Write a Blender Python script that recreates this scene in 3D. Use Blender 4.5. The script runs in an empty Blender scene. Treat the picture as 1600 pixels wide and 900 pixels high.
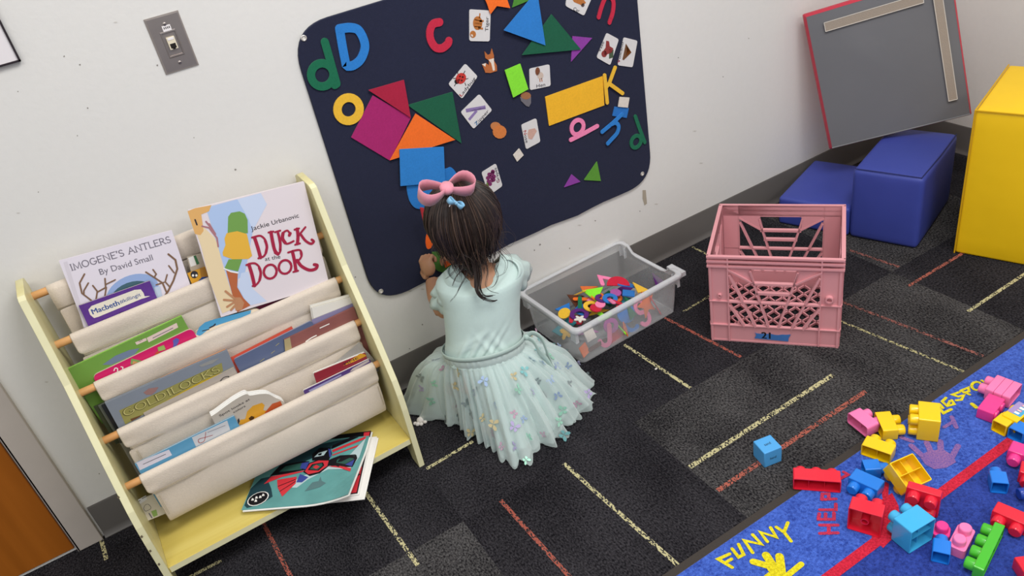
import bpy, bmesh, math, random
from math import sin, cos, pi, radians, sqrt, atan2, exp
from mathutils import Vector as V, Matrix, Quaternion, Euler
random.seed(7)
SC = bpy.context.scene
COL = SC.collection

# ------------------------------------------------------------------ camera, world, lights, exposure
CF, CYAW, CPITCH, CROLL, CYP, CZ = 1256.55, 0.430471, 0.567004, -0.201461, -1.833784, 1.434843
_fw = V((sin(CYAW)*cos(CPITCH), cos(CYAW)*cos(CPITCH), -sin(CPITCH)))
_r0 = V((cos(CYAW), -sin(CYAW), 0)); _u0 = _r0.cross(_fw)
_rt = cos(CROLL)*_r0 + sin(CROLL)*_u0
_up = -sin(CROLL)*_r0 + cos(CROLL)*_u0
cam = bpy.data.objects.new('camera', bpy.data.cameras.new('camera'))
COL.objects.link(cam)
cam.matrix_world = Matrix(((_rt.x, _up.x, -_fw.x, 0), (_rt.y, _up.y, -_fw.y, CYP), (_rt.z, _up.z, -_fw.z, CZ), (0, 0, 0, 1)))
cam.data.sensor_fit = 'HORIZONTAL'; cam.data.sensor_width = 36.0
cam.data.lens = 36.0*CF/1600.0
cam.data.clip_start = 0.02
SC.camera = cam
CAMP = V((0, CYP, CZ))

world = bpy.data.worlds.new('world'); SC.world = world; world.use_nodes = True
_bg = world.node_tree.nodes['Background']
_bg.inputs[0].default_value = (0.98, 0.99, 1.0, 1); _bg.inputs[1].default_value = 0.52
SC.view_settings.view_transform = 'Standard'; SC.view_settings.look = 'None'
SC.view_settings.exposure = 0.09; SC.view_settings.gamma = 1.0; SC.view_settings.use_curve_mapping = False

def ceiling_lamp(x, y, sx, sy, power, col=(1.0, 0.985, 0.96)):
    l = bpy.data.lights.new('ceiling_panel_light', 'AREA'); l.shape = 'RECTANGLE'; l.size = sx; l.size_y = sy
    l.energy = power; l.color = col
    o = bpy.data.objects.new('ceiling_panel_light', l); o.location = (x, y, 2.68); COL.objects.link(o)
ceiling_lamp(1.0, -1.35, 1.2, 0.6, 40)
ceiling_lamp(-0.9, -1.9, 1.2, 0.6, 26)
ceiling_lamp(1.2, -3.4, 1.2, 0.6, 32)

# ------------------------------------------------------------------ helpers
def onplane(px, py, n, c):
    """the point where the view ray through a photo pixel meets the plane n.p = c"""
    d = ((px-800)/CF)*_rt - ((py-450)/CF)*_up + _fw
    n = V(n); t = (c - CAMP.dot(n))/d.dot(n)
    return CAMP + t*d
def onY(px, py, y): return onplane(px, py, (0, 1, 0), y)
def onZ(px, py, z): return onplane(px, py, (0, 0, 1), z)
def onX(px, py, x): return onplane(px, py, (1, 0, 0), x)

def lin(h):
    if isinstance(h, (tuple, list)): return (*h[:3], 1)
    h = h.lstrip('#'); r = [int(h[i:i+2], 16)/255 for i in (0, 2, 4)]
    return (*[c/12.92 if c <= .04045 else ((c+.055)/1.055)**2.4 for c in r], 1)

MATS = {}
def mat(name, col, rough=.55, spec=.35, metal=0, var=None, bump=None, sheen=0, alpha=1, trans=0, coat=0, var2=None, sss=0):
    """principled; var = (scale, amount) brightness mottling, bump = (scale, strength)"""
    if name in MATS: return MATS[name]
    m = bpy.data.materials.new(name); m.use_nodes = True; nt = m.node_tree; N = nt.nodes; L = nt.links
    b = N['Principled BSDF']; c = lin(col)
    b.inputs['Base Color'].default_value = c; b.inputs['Roughness'].default_value = rough
    b.inputs['Specular IOR Level'].default_value = spec; b.inputs['Metallic'].default_value = metal
    b.inputs['Alpha'].default_value = alpha; b.inputs['Transmission Weight'].default_value = trans
    b.inputs['Sheen Weight'].default_value = sheen; b.inputs['Coat Weight'].default_value = coat
    if sss:
        b.inputs['Subsurface Weight'].default_value = sss; b.inputs['Subsurface Radius'].default_value = (.012, .004, .002)
    tc = N.new('ShaderNodeTexCoord')
    prev = None
    for vv in (var, var2):
        if not vv: continue
        n = N.new('ShaderNodeTexNoise'); n.inputs['Scale'].default_value = vv[0]; n.inputs['Detail'].default_value = 4
        L.new(tc.outputs['Object'], n.inputs['Vector'])
        mr = N.new('ShaderNodeMapRange'); mr.inputs[1].default_value = .25; mr.inputs[2].default_value = .75
        mr.inputs[3].default_value = 1-vv[1]; mr.inputs[4].default_value = 1+vv[1]
        L.new(n.outputs['Fac'], mr.inputs[0])
        mx = N.new('ShaderNodeMix'); mx.data_type = 'RGBA'; mx.blend_type = 'MULTIPLY'; mx.inputs[0].default_value = 1
        if prev is None: mx.inputs[6].default_value = c
        else: L.new(prev, mx.inputs[6])
        L.new(mr.outputs[0], mx.inputs[7]); prev = mx.outputs[2]
    if prev is not None: L.new(prev, b.inputs['Base Color'])
    if bump:
        n = N.new('ShaderNodeTexNoise'); n.inputs['Scale'].default_value = bump[0]; n.inputs['Detail'].default_value = 3
        L.new(tc.outputs['Object'], n.inputs['Vector'])
        bp = N.new('ShaderNodeBump'); bp.inputs['Strength'].default_value = bump[1]; bp.inputs['Distance'].default_value = .004
        L.new(n.outputs['Fac'], bp.inputs['Height']); L.new(bp.outputs[0], b.inputs['Normal'])
    MATS[name] = m
    return m

OM = {}                                   # object -> world matrix of its root
class MB:
    """collects polygons and solids, then links them as one mesh object"""
    def __init__(s): s.v = []; s.f = []; s.m = []; s.mats = []
    def mi(s, m):
        if m not in s.mats: s.mats.append(m)
        return s.mats.index(m)
    def add(s, verts, faces, m, M=None):
        k = len(s.v); i = s.mi(m)
        s.v += [(M @ V(p)) if M else V(p) for p in verts]
        for f in faces: s.f.append([k+j for j in f]); s.m.append(i)
    def face(s, pts, m, M=None): s.add(pts, [list(range(len(pts)))], m, M)
    def box(s, c, size, m, M=None):
        c = V(c); h = V(size)/2
        vs = [c+V((h.x*a, h.y*b, h.z*d)) for d in (-1, 1) for b in (-1, 1) for a in (-1, 1)]
        s.add(vs, [(0, 2, 3, 1), (4, 5, 7, 6), (0, 1, 5, 4), (2, 6, 7, 3), (0, 4, 6, 2), (1, 3, 7, 5)], m, M)
    def prism(s, pts, d, m, mtop=None, M=None):
        """polygon pts extruded by d; mtop colours the far (pts+d) cap"""
        n = len(pts); d = V(d); a = [V(p) for p in pts]; b = [p+d for p in a]
        s.add(a+b, [list(range(n))[::-1]] + [[i, (i+1) % n, n+(i+1) % n, n+i] for i in range(n)], m, M)
        s.add(b, [list(range(n))], mtop or m, M)
    def loft(s, rings, m, closed=True, caps=True, M=None):
        n = len(rings[0]); vs = [p for r in rings for p in r]; fs = []
        for i in range(len(rings)-1):
            for j in range(n if closed else n-1):
                k = (j+1) % n; fs.append((i*n+j, i*n+k, (i+1)*n+k, (i+1)*n+j))
        if caps and closed: fs += [list(range(n))[::-1], [(len(rings)-1)*n+j for j in range(n)]]
        s.add(vs, fs, m, M)
    def tube(s, path, r, m, n=8, caps=True, M=None, flat=1.0, ref=None):
        path = [V(p) for p in path]; rings = []
        rr = r if isinstance(r, (list, tuple)) else [r]*len(path)
        prev = None
        for i, p in enumerate(path):
            t = (path[min(i+1, len(path)-1)] - path[max(i-1, 0)])
            if t.length < 1e-9: t = V((0, 0, 1))
            t.normalize()
            if prev is None:
                a = V(ref) if ref else (V((0, 0, 1)) if abs(t.z) < .9 else V((1, 0, 0)))
            else: a = prev
            a = (a - t*a.dot(t))
            if a.length < 1e-6: a = t.orthogonal()
            a.normalize(); b = t.cross(a); prev = a
            rings.append([p + (a*cos(2*pi*k/n)*flat + b*sin(2*pi*k/n))*rr[i] for k in range(n)])
        s.loft(rings, m, True, caps, M)
    def lathe(s, prof, m, n=20, M=None, caps=True):
        s.loft([[V((r*cos(2*pi*k/n), r*sin(2*pi*k/n), z)) for k in range(n)] for r, z in prof], m, True, caps, M)
    def ball(s, c, r, m, n=14, k=9, M=None):
        c = V(c); r = V(r) if not isinstance(r, (int, float)) else V((r, r, r)); rings = []
        for i in range(k+1):
            a = -pi/2 + pi*i/k; cc = max(cos(a), .02)
            rings.append([c+V((r.x*cc*cos(2*pi*j/n), r.y*cc*sin(2*pi*j/n), r.z*sin(a))) for j in range(n)])
        s.loft(rings, m, True, True, M)
    def build(s, name, parent=None, smooth=None, bevel=0, seg=2, loc=None, M=None, mods=None):
        """parent=None: a thing of its own with its origin at the base; world coords are converted to the parent's"""
        if parent is not None: W = OM.get(parent, Matrix())
        elif M is not None: W = M
        else:
            if loc is None:
                xs = [p.x for p in s.v]; ys = [p.y for p in s.v]; zs = [p.z for p in s.v]
                loc = ((min(xs)+max(xs))/2, (min(ys)+max(ys))/2, min(zs))
            W = Matrix.Translation(loc)
        inv = W.inverted()
        me = bpy.data.meshes.new(name)
        me.from_pydata([inv @ p for p in s.v], [], s.f)
        for mm in s.mats: me.materials.append(mm)
        me.polygons.foreach_set('material_index', s.m)
        bm = bmesh.new(); bm.from_mesh(me); bmesh.ops.recalc_face_normals(bm, faces=bm.faces); bm.to_mesh(me); bm.free()
        if smooth is not None:
            me.shade_smooth(); me.set_sharp_from_angle(angle=radians(smooth))
        me.update()
        o = bpy.data.objects.new(name, me); COL.objects.link(o)
        if parent is not None: o.parent = parent
        else: o.matrix_world = W
        OM[o] = W
        if bevel:
            bv = o.modifiers.new('bevel', 'BEVEL'); bv.width = bevel; bv.segments = seg; bv.limit_method = 'ANGLE'; bv.angle_limit = radians(40)
            if smooth is None: me.shade_smooth(); me.set_sharp_from_angle(angle=radians(60))
        return o

def tag(o, label=None, cat=None, group=None, kind=None):
    if label: o['label'] = label
    if cat: o['category'] = cat
    if group: o['group'] = group
    if kind: o['kind'] = kind
    return o
def empty(name, label, cat, loc=(0, 0, 0), rotz=0, group=None, M=None):
    o = bpy.data.objects.new(name, None); COL.objects.link(o); o.empty_display_size = .05
    W = M if M is not None else Matrix.Translation(loc) @ Matrix.Rotation(rotz, 4, 'Z')
    o.matrix_world = W; OM[o] = W
    return tag(o, label, cat, group)
def frame(o, x, y):
    """matrix with origin o, x axis x, y axis near y"""
    x = V(x).normalized(); y = V(y); z = x.cross(y).normalized(); y = z.cross(x)
    return Matrix(((x.x, y.x, z.x, o[0]), (x.y, y.y, z.y, o[1]), (x.z, y.z, z.z, o[2]), (0, 0, 0, 1)))

# --- strokes: 2D polylines turned into flat ribbons (or felt-thick ones) on a plane
def arc(cx, cy, rx, ry, a0, a1, n=10):
    return [(cx+rx*cos(radians(a0+(a1-a0)*i/n)), cy+ry*sin(radians(a0+(a1-a0)*i/n))) for i in range(n+1)]
def capsule_outline(pts, w, closed=False, cap=True):
    """outline polygon of a thick polyline (2D); offset both sides, round ends"""
    P = [V((p[0], p[1])) for p in pts]; n = len(P); h = w/2
    def nrm(i):
        if closed: a, b, c = P[(i-1) % n], P[i], P[(i+1) % n]
        else: a, b, c = P[max(i-1, 0)], P[i], P[min(i+1, n-1)]
        d1 = (b-a); d2 = (c-b)
        d1 = d1.normalized() if d1.length > 1e-9 else d2.normalized()
        d2 = d2.normalized() if d2.length > 1e-9 else d1
        t = (d1+d2)
        t = t.normalized() if t.length > 1e-6 else d1
        nn = V((-t.y, t.x)); k = max(nn.dot(V((-d1.y, d1.x))), .5)
        return nn/k, d1, d2
    L = [P[i]+nrm(i)[0]*h for i in range(n)]; R = [P[i]-nrm(i)[0]*h for i in range(n)]
    return L, R
def ribbon2d(pts, w, closed=False, cap=6):
    """list of 2D quads + round caps"""
    L, R = capsule_outline(pts, w, closed); n = len(L); out = []
    for i in range(n if closed else n-1):
        j = (i+1) % n; out.append([L[i], R[i], R[j], L[j]])
    if not closed and cap:
        for e, o in ((0, 1), (n-1, n-2)):
            c = V(pts[e][:2]); d = (c-V(pts[o][:2])).normalized(); a0 = atan2(d.y, d.x)-pi/2
            out.append([c+V((cos(a0+pi*k/cap), sin(a0+pi*k/cap)))*w/2 for k in range(cap+1)])
    return out
A_ = arc
STROKES = {  # capitals in a 1-high box: (advance, polylines)
 'A': (.86, [[(.02, 0), (.40, 1), (.80, 0)], [(.16, .36), (.66, .36)]]),
 'B': (.72, [[(.1, 0), (.1, 1), (.35, 1)]+A_(.35, .76, .24, .24, 90, -90, 8)+[(.1, .52)], [(.35, .52)]+A_(.37, .26, .27, .26, 90, -90, 8)+[(.1, 0)]]),
 'C': (.82, [A_(.45, .5, .38, .5, 50, 310, 16)]),
 'D': (.86, [[(.1, 0), (.1, 1), (.3, 1)]+A_(.32, .5, .44, .5, 90, -90, 14)+[(.1, 0)]]),
 'E': (.70, [[(.62, 1), (.1, 1), (.1, 0), (.64, 0)], [(.1, .52), (.52, .52)]]),
 'F': (.66, [[(.62, 1), (.1, 1), (.1, 0)], [(.1, .52), (.5, .52)]]),
 'G': (.88, [A_(.46, .5, .39, .5, 50, 340, 16)+[(.84, .42), (.55, .42)]]),
 'H': (.86, [[(.1, 0), (.1, 1)], [(.74, 0), (.74, 1)], [(.1, .5), (.74, .5)]]),
 'I': (.30, [[(.15, 0), (.15, 1)]]),
 'K': (.80, [[(.1, 0), (.1, 1)], [(.68, 1), (.1, .42)], [(.26, .58), (.74, 0)]]),
 'L': (.64, [[(.1, 1), (.1, 0), (.6, 0)]]),
 'M': (1.0, [[(.08, 0), (.14, 1), (.5, .1), (.86, 1), (.92, 0)]]),
 'N': (.90, [[(.1, 0), (.1, 1), (.78, 0), (.78, 1)]]),
 'O': (.94, [A_(.46, .5, .40, .5, 90, 450, 20)]),
 'P': (.68, [[(.1, 0), (.1, 1), (.34, 1)]+A_(.34, .73, .27, .27, 90, -90, 8)+[(.1, .46)]]),
 'R': (.78, [[(.1, 0), (.1, 1), (.34, 1)]+A_(.34, .74, .26, .26, 90, -90, 8)+[(.1, .48)], [(.34, .48), (.72, 0)]]),
 'S': (.66, [A_(.32, .75, .24, .25, 30, 270, 10)+A_(.32, .25, .26, .25, 90, -150, 10)]),
 'T': (.76, [[(.03, 1), (.73, 1)], [(.38, 1), (.38, 0)]]),
 'U': (.84, [[(.1, 1), (.1, .32)]+A_(.41, .32, .31, .32, 180, 360, 10)+[(.72, 1)]]),
 'Y': (.80, [[(.03, 1), (.39, .5), (.75, 1)], [(.39, .5), (.39, 0)]]),
 "'": (.22, [[(.12, 1), (.09, .75)]]), ' ': (.4, []), '.': (.2, [[(.1, 0), (.1, .03)]]),
}
def stroke_text(txt, w=.1, serif=False, gap=.08):
    """-> list of 2D polygons, total width, in units of letter height"""
    x = 0; out = []
    for ch in txt:
        adv, pls = STROKES[ch]
        for pl in pls:
            q = [(x+a, b) for a, b in pl]
            closed = len(q) > 3 and abs(q[0][0]-q[-1][0])+abs(q[0][1]-q[-1][1]) < 1e-6
            out += ribbon2d(q[:-1] if closed else q, w, closed, 4)
            if serif and not closed:
                for e in (q[0], q[-1]):
                    if abs(e[1]) < .02 or abs(e[1]-1) < .02:
                        out.append([V((e[0]-.13, e[1]-.03)), V((e[0]+.13, e[1]-.03)), V((e[0]+.13, e[1]+.03)), V((e[0]-.13, e[1]+.03))])
        x += adv+gap
    return out, x-gap
_FONT = {}
def font_polys(txt):
    """faces of the built-in font -> list of 2D polygons (1-high), width"""
    if txt in _FONT: return _FONT[txt]
    cu = bpy.data.curves.new('t', 'FONT'); cu.body = txt; cu.size = 1.38; cu.resolution_u = 3
    o = bpy.data.objects.new('t', cu); COL.objects.link(o)
    dg = bpy.context.evaluated_depsgraph_get(); me = bpy.data.meshes.new_from_object(o.evaluated_get(dg))
    P = [[V(me.vertices[i].co[:2]) for i in f.vertices] for f in me.polygons]
    bpy.data.objects.remove(o); bpy.data.curves.remove(cu); bpy.data.meshes.remove(me)
    xs = [p.x for f in P for p in f] or [0, 1]
    x0 = min(xs); P = [[V((p.x-x0, p.y)) for p in f] for f in P]
    _FONT[txt] = (P, max(xs)-x0)
    return _FONT[txt]
class Plane:
    """a flat face in the place: origin, x, y axes; h = height above it"""
    def __init__(s, o, x, y):
        s.o = V(o); s.x = V(x).normalized(); s.n = s.x.cross(V(y)).normalized(); s.y = s.n.cross(s.x)
        if s.n.dot(CAMP-s.o) < 0: s.n = -s.n
    def at(s, u, v, h=0): return s.o+s.x*u+s.y*v+s.n*h
    def px(s, x, y, h=0):
        return onplane(x, y, s.n, s.n.dot(s.o)+h)
    def uv(s, x, y):
        p = s.px(x, y)-s.o; return V((p.dot(s.x), p.dot(s.y)))
def put_text(mb, pl, txt, pa, pb, m, h=.0004, style='font', w=.1, height=None, squash=None):
    """lettering along the line pa -> pb (photo pixels on plane pl)"""
    a = pl.uv(*pa); b = pl.uv(*pb); d = b-a; Lh = d.length; d.normalize(); up = V((-d.y, d.x))
    polys, W = font_polys(txt) if style == 'font' else stroke_text(txt, w, style == 'serif')
    sx = Lh/W; sy = height or sx
    st = 0 if style == 'font' else 2.5e-5
    for i, f in enumerate(polys): mb.face([pl.at(*(a+d*(p.x*sx)+up*(p.y*sy)), h+st*(i % 12)) for p in f], m)
def put_poly(mb, pl, pxs, m, h=.0003): mb.face([pl.px(x, y, h) for x, y in pxs], m)
def put_stroke(mb, pl, pxs, w, m, h=.0005, closed=False):
    q = [pl.uv(*p) for p in pxs]
    for i, f in enumerate(ribbon2d(q, w, closed)):
        mb.sk = (getattr(mb, 'sk', 0)+1) % 23; mb.face([pl.at(p.x, p.y, h+2.2e-5*mb.sk) for p in f], m)
def smooth_line(pts, n=6):
    """Catmull-Rom through points"""
    P = [V(p) for p in pts]; out = []
    for i in range(len(P)-1):
        p0 = P[max(i-1, 0)]; p1 = P[i]; p2 = P[i+1]; p3 = P[min(i+2, len(P)-1)]
        for k in range(n):
            t = k/n
            out.append(.5*((2*p1)+(p2-p0)*t+(2*p0-5*p1+4*p2-p3)*t*t+(3*p1-p0-3*p2+p3)*t**3))
    out.append(P[-1]); return out
def rounded(pts, r, n=4):
    """2D polygon with rounded corners"""
    P = [V(p) for p in pts]; out = []; k = len(P)
    for i in range(k):
        a, b, c = P[i-1], P[i], P[(i+1) % k]
        d1 = (a-b); d2 = (c-b); rr = min(r, d1.length*.45, d2.length*.45)
        p1 = b+d1.normalized()*rr; p2 = b+d2.normalized()*rr
        for j in range(n+1):
            t = j/n; out.append(p1*(1-t)**2+b*2*t*(1-t)+p2*t*t)
    return out
# ------------------------------------------------------------------ the setting
WALLX = 2.60
def wall_paint():
    return mat('wall_paint', '#dedcd8', rough=.5, spec=.25, var=(1.6, .018), var2=(60, .01), bump=(90, .12))
m_wall = wall_paint()
b = MB(); b.box((.2, .05, 1.35), (5.0, .1, 2.7), m_wall)
m_mark = mat('wall_scuff', '#8f8a83', rough=.8); m_chip = mat('wall_chip', '#a99f8f', rough=.9); m_dent = mat('wall_dent', '#c9c5be', rough=.8)
wp = Plane((0, 0, 0), (1, 0, 0), (0, 0, 1))
for i, (x, y, r) in enumerate([(100, 88, 1.6), (125, 101, 1.5), (137, 169, 1.5), (368, 265, 1.6), (121, 212, .9), (303, 215, 1), (246, 102, 1.5), (555, 433, 1.2), (844, 382, 1.6), (835, 391, 1.4), (890, 388, 1.2), (105, 762, 1.2),
        (155, 740, 1.1), (660, 507, 1.2), (28, 143, .8), (930, 345, 1), (1000, 330, 1), (640, 545, 1), (585, 545, 1), (1130, 120, .9), (1060, 90, .8), (1170, 60, .8), (1360, 150, 1), (60, 300, 1)]):
    q = []
    for k in range(7):
        a = 2*pi*k/7; q.append(wp.px(x+r*cos(a)*random.uniform(.6, 1.3), y+r*sin(a)*random.uniform(.6, 1.2), .0006))
    b.face(q, m_mark)
b.face([wp.px(x, y, .0008) for x, y in ((1004, 297), (1009, 297), (1011, 318), (1007, 321), (1004, 310))], m_chip)
for x, y in ((1025, 319), (905, 352), (640, 455), (660, 452), (28, 333), (72, 597), (180, 35), (745, 25), (1085, 205), (1095, 255)):
    b.face([wp.px(x+a, y+c, .0006) for a, c in ((-3, 0), (0, -1.2), (4, -.5), (1, 1.2))], m_dent)
tag(b.build('wall_back', loc=(0, 0, 0)), kind='structure')
b = MB(); b.box((WALLX+.05, -2.2, 1.35), (.1, 4.5, 2.7), m_wall)
tag(b.build('wall_right', loc=(WALLX, 0, 0)), kind='structure')

# carpet tiles: half-metre squares laid quarter-turn, bright yarn lines along each tile's grain
def carpet_mat(name, dark, light, ang, mixb=.5):
    m = bpy.data.materials.new(name); m.use_nodes = True; N = m.node_tree.nodes; L = m.node_tree.links; bs = N['Principled BSDF']
    bs.inputs['Roughness'].default_value = .95; bs.inputs['Specular IOR Level'].default_value = .08
    tc = N.new('ShaderNodeTexCoord'); mp = N.new('ShaderNodeMapping'); mp.inputs['Rotation'].default_value = (0, 0, ang)
    mp.inputs['Scale'].default_value = (1, .62, 1)
    L.new(tc.outputs['Object'], mp.inputs[0])
    vo = N.new('ShaderNodeTexVoronoi'); vo.inputs['Scale'].default_value = 330; L.new(mp.outputs[0], vo.inputs['Vector'])
    n1 = N.new('ShaderNodeTexNoise'); n1.inputs['Scale'].default_value = 260; n1.inputs['Detail'].default_value = 2; L.new(mp.outputs[0], n1.inputs['Vector'])
    n2 = N.new('ShaderNodeTexNoise'); n2.inputs['Scale'].default_value = 7; n2.inputs['Detail'].default_value = 5; L.new(mp.outputs[0], n2.inputs['Vector'])
    a = N.new('ShaderNodeMath'); a.operation = 'MULTIPLY'; L.new(n1.outputs['Fac'], a.inputs[0])
    mr = N.new('ShaderNodeMapRange'); mr.inputs[1].default_value = .3; mr.inputs[2].default_value = .7; mr.inputs[3].default_value = .82; mr.inputs[4].default_value = 1.16
    L.new(n2.outputs['Fac'], mr.inputs[0]); L.new(mr.outputs[0], a.inputs[1])
    rp = N.new('ShaderNodeValToRGB'); rp.color_ramp.elements[0].position = .34; rp.color_ramp.elements[1].position = .74
    rp.color_ramp.elements[0].color = lin(dark); rp.color_ramp.elements[1].color = lin(light)
    L.new(a.outputs[0], rp.inputs[0])
    L.new(rp.outputs[0], bs.inputs['Base Color'])
    bp = N.new('ShaderNodeBump'); bp.inputs['Strength'].default_value = .9; bp.inputs['Distance'].default_value = .003; bp.invert = True
    L.new(vo.outputs['Distance'], bp.inputs['Height']); L.new(bp.outputs[0], bs.inputs['Normal'])
    return m
def yarn_mat(name, col, amount, ang):
    """yarn line: loops of bright yarn showing between dark ones"""
    m = carpet_mat(name, '#1b1a1d', '#4a4848', ang); N = m.node_tree.nodes; L = m.node_tree.links; bs = N['Principled BSDF']
    rp = [n for n in N if n.type == 'VALTORGB'][0]; mp = [n for n in N if n.type == 'MAPPING'][0]
    vo = N.new('ShaderNodeTexVoronoi'); vo.inputs['Scale'].default_value = 380; L.new(mp.outputs[0], vo.inputs['Vector'])
    n3 = N.new('ShaderNodeTexNoise'); n3.inputs['Scale'].default_value = 9; L.new(mp.outputs[0], n3.inputs['Vector'])
    ad = N.new('ShaderNodeMath'); ad.operation = 'ADD'
    sp = N.new('ShaderNodeSeparateColor'); L.new(vo.outputs['Color'], sp.inputs[0])
    hm = N.new('ShaderNodeMath'); hm.operation = 'MULTIPLY_ADD'; hm.inputs[1].default_value = .45; hm.inputs[2].default_value = .275; L.new(n3.outputs['Fac'], hm.inputs[0])
    L.new(sp.outputs[0], ad.inputs[0]); L.new(hm.outputs[0], ad.inputs[1])
    gt = N.new('ShaderNodeMath'); gt.operation = 'GREATER_THAN'; gt.inputs[1].default_value = 1.5-amount; L.new(ad.outputs[0], gt.inputs[0])
    mx = N.new('ShaderNodeMix'); mx.data_type = 'RGBA'; mx.inputs[7].default_value = lin(col)
    L.new(gt.outputs[0], mx.inputs[0]); L.new(rp.outputs[0], mx.inputs[6]); L.new(mx.outputs[2], bs.inputs['Base Color'])
    return m
TD = [carpet_mat('carpet_dark', '#121115', '#3f3d41', 0), carpet_mat('carpet_dark_turned', '#121115', '#3f3d41', pi/2)]
TL = [carpet_mat('carpet_grey', '#151417', '#5b5959', 0), carpet_mat('carpet_grey_turned', '#151417', '#5b5959', pi/2)]
fl = MB()
tx = [-2.655+.5*i for i in range(9)]+[1.815, 2.315, 2.75]
ty = [.0, -.055, -.555, -1.055, -1.555, -2.055, -2.555, -3.055, -3.555, -4.4]
turned = {}
for i in range(len(tx)-1):
    for j in range(len(ty)-1):
        x0, x1, y0, y1 = tx[i], tx[i+1], ty[j], ty[j+1]
        cx = (x0+x1)/2; cy = (y0+y1)/2
        horiz = (i+j) % 2 == 0
        if .845 < cx < 1.345 and -1.055 < cy < -.555: horiz = True; sh = TL
        elif .345 < cx < .845 and -1.055 < cy < -.555: horiz = False; sh = TL if random.random() < .0 else TD
        elif .845 < cx < 1.345 and cy > -.555: horiz = False; sh = TD
        elif .345 < cx < .845 and cy > -.555: horiz = True; sh = TD
        elif 1.345 < cx < 1.815 and cy < -.555: horiz = False; sh = TL
        elif 1.815 < cx and -1.055 < cy < -.555: horiz = True; sh = TD
        elif -.155 < cx < .345 and cy > -.555: horiz = False; sh = TD
        elif -.155 < cx < .345: horiz = True; sh = TL
        else: sh = TD if (i*7+j*3) % 3 else TL
        fl.face([(x0, y0, 0), (x1, y0, 0), (x1, y1, 0), (x0, y1, 0)], sh[0 if horiz else 1])
YH, YV = yarn_mat('yarn_cream', '#c2ba8e', .66, 0), yarn_mat('yarn_cream_turned', '#c2ba8e', .62, pi/2)
RH, RV = yarn_mat('yarn_rust', '#a85e50', .62, 0), yarn_mat('yarn_rust_turned', '#a2574a', .60, pi/2)
YF, RF = yarn_mat('yarn_cream_faint', '#b5ad80', .52, pi/2), yarn_mat('yarn_rust_faint', '#8f5a52', .52, pi/2)
def yarn(x0, y0, x1, y1, m, w=.010):
    d = V((x1-x0, y1-y0)).normalized(); n = V((-d.y, d.x))*w/2
    fl.face([(x0+n.x, y0+n.y, .0005), (x0-n.x, y0-n.y, .0005), (x1-n.x, y1-n.y, .0005), (x1+n.x, y1+n.y, .0005)], m)
for a in [(.628, -.558, .655, -1.05, YV), (.446, -.558, .462, -1.05, RV), (1.024, -.285, 1.037, -.553, YV), (1.19, -.262, 1.221, -.547, RV), (.85, -.762, 1.336, -.755, YH, .013), (.85, -.856, 1.345, -.848, RH, .013),
          (.35, -.345, .49, -.338, YH), (.18, -.06, .205, -.60, YV), (-.06, -.06, -.043, -.5, RV), (-.416, .0, -.412, -.09, YV), (-.5, -.28, -.17, -.286, YH), (1.83, -.39, 1.85, -.552, RF), (1.785, -.632, 2.3, -.63, RH),
          (1.79, -.812, 2.3, -.805, YH), (1.6, -.557, 1.66, -1.0, RF), (1.52, -.57, 1.575, -1.0, YF, .008), (1.25, -.28, 1.38, -.272, YF, .008), (1.514, -.02, 1.518, -.3, YF, .008), (-.3, -.75, .0, -.75, YH), (.05, -.86, .34, -.86, RH)]:
    yarn(*a)
tag(fl.build('floor', loc=(0, 0, 0)), kind='structure')

# rubber baseboard with a coved toe
m_base = mat('baseboard_rubber', '#5e5a57', rough=.45, spec=.4, var=(8, .05))
prof = [(0, .102), (-.003, .102), (-.0045, .099), (-.0045, .018), (-.008, .008), (-.014, .002), (-.014, 0), (0, 0)]
b = MB(); b.loft([[V((x, y, z)) for y, z in prof] for x in (-.405, WALLX)], m_base)
tag(b.build('baseboard_back', smooth=40, loc=(0, 0, 0)), kind='structure')
b = MB(); b.loft([[V((WALLX+y, x, z)) for y, z in prof] for x in (0, -4.4)], m_base)
tag(b.build('baseboard_right', smooth=40, loc=(WALLX, 0, 0)), kind='structure')

# door and its painted steel frame at the far left
m_frame = mat('door_frame_paint', '#b7aea6', rough=.45, spec=.3, var=(14, .04), bump=(40, .1))
b = MB(); b.box((-.4405, -.006, 1.02), (.061, .016, 2.04), m_frame)
b.box((-.4675, -.002, 1.02), (.007, .024, 2.04), m_frame)
tag(b.build('trim_1', bevel=.002, loc=(-.44, 0, 0)), kind='structure')
def wood(name, c1, c2, scale=6, rough=.42, axis='Z'):
    m = bpy.data.materials.new(name); m.use_nodes = True; N = m.node_tree.nodes; L = m.node_tree.links; bs = N['Principled BSDF']
    bs.inputs['Roughness'].default_value = rough; bs.inputs['Specular IOR Level'].default_value = .35
    tc = N.new('ShaderNodeTexCoord'); mp = N.new('ShaderNodeMapping')
    s = [scale*5]*3; s['XYZ'.index(axis)] = scale*.35; mp.inputs['Scale'].default_value = s
    L.new(tc.outputs['Object'], mp.inputs[0])
    n = N.new('ShaderNodeTexNoise'); n.inputs['Scale'].default_value = 1; n.inputs['Detail'].default_value = 6; n.inputs['Distortion'].default_value = .6; L.new(mp.outputs[0], n.inputs['Vector'])
    rp = N.new('ShaderNodeValToRGB'); rp.color_ramp.elements[0].position = .3; rp.color_ramp.elements[1].position = .72
    rp.color_ramp.elements[0].color = lin(c1); rp.color_ramp.elements[1].color = lin(c2); L.new(n.outputs['Fac'], rp.inputs[0])
    L.new(rp.outputs[0], bs.inputs['Base Color']); return m
b = MB(); b.box((-.92, .012, 1.01), (.89, .036, 2.0), wood('door_veneer', '#8f4f12', '#a8601c', 3))
tag(b.build('door_1', bevel=.002, loc=(-.9, 0, 0.01)), kind='structure')

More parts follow.
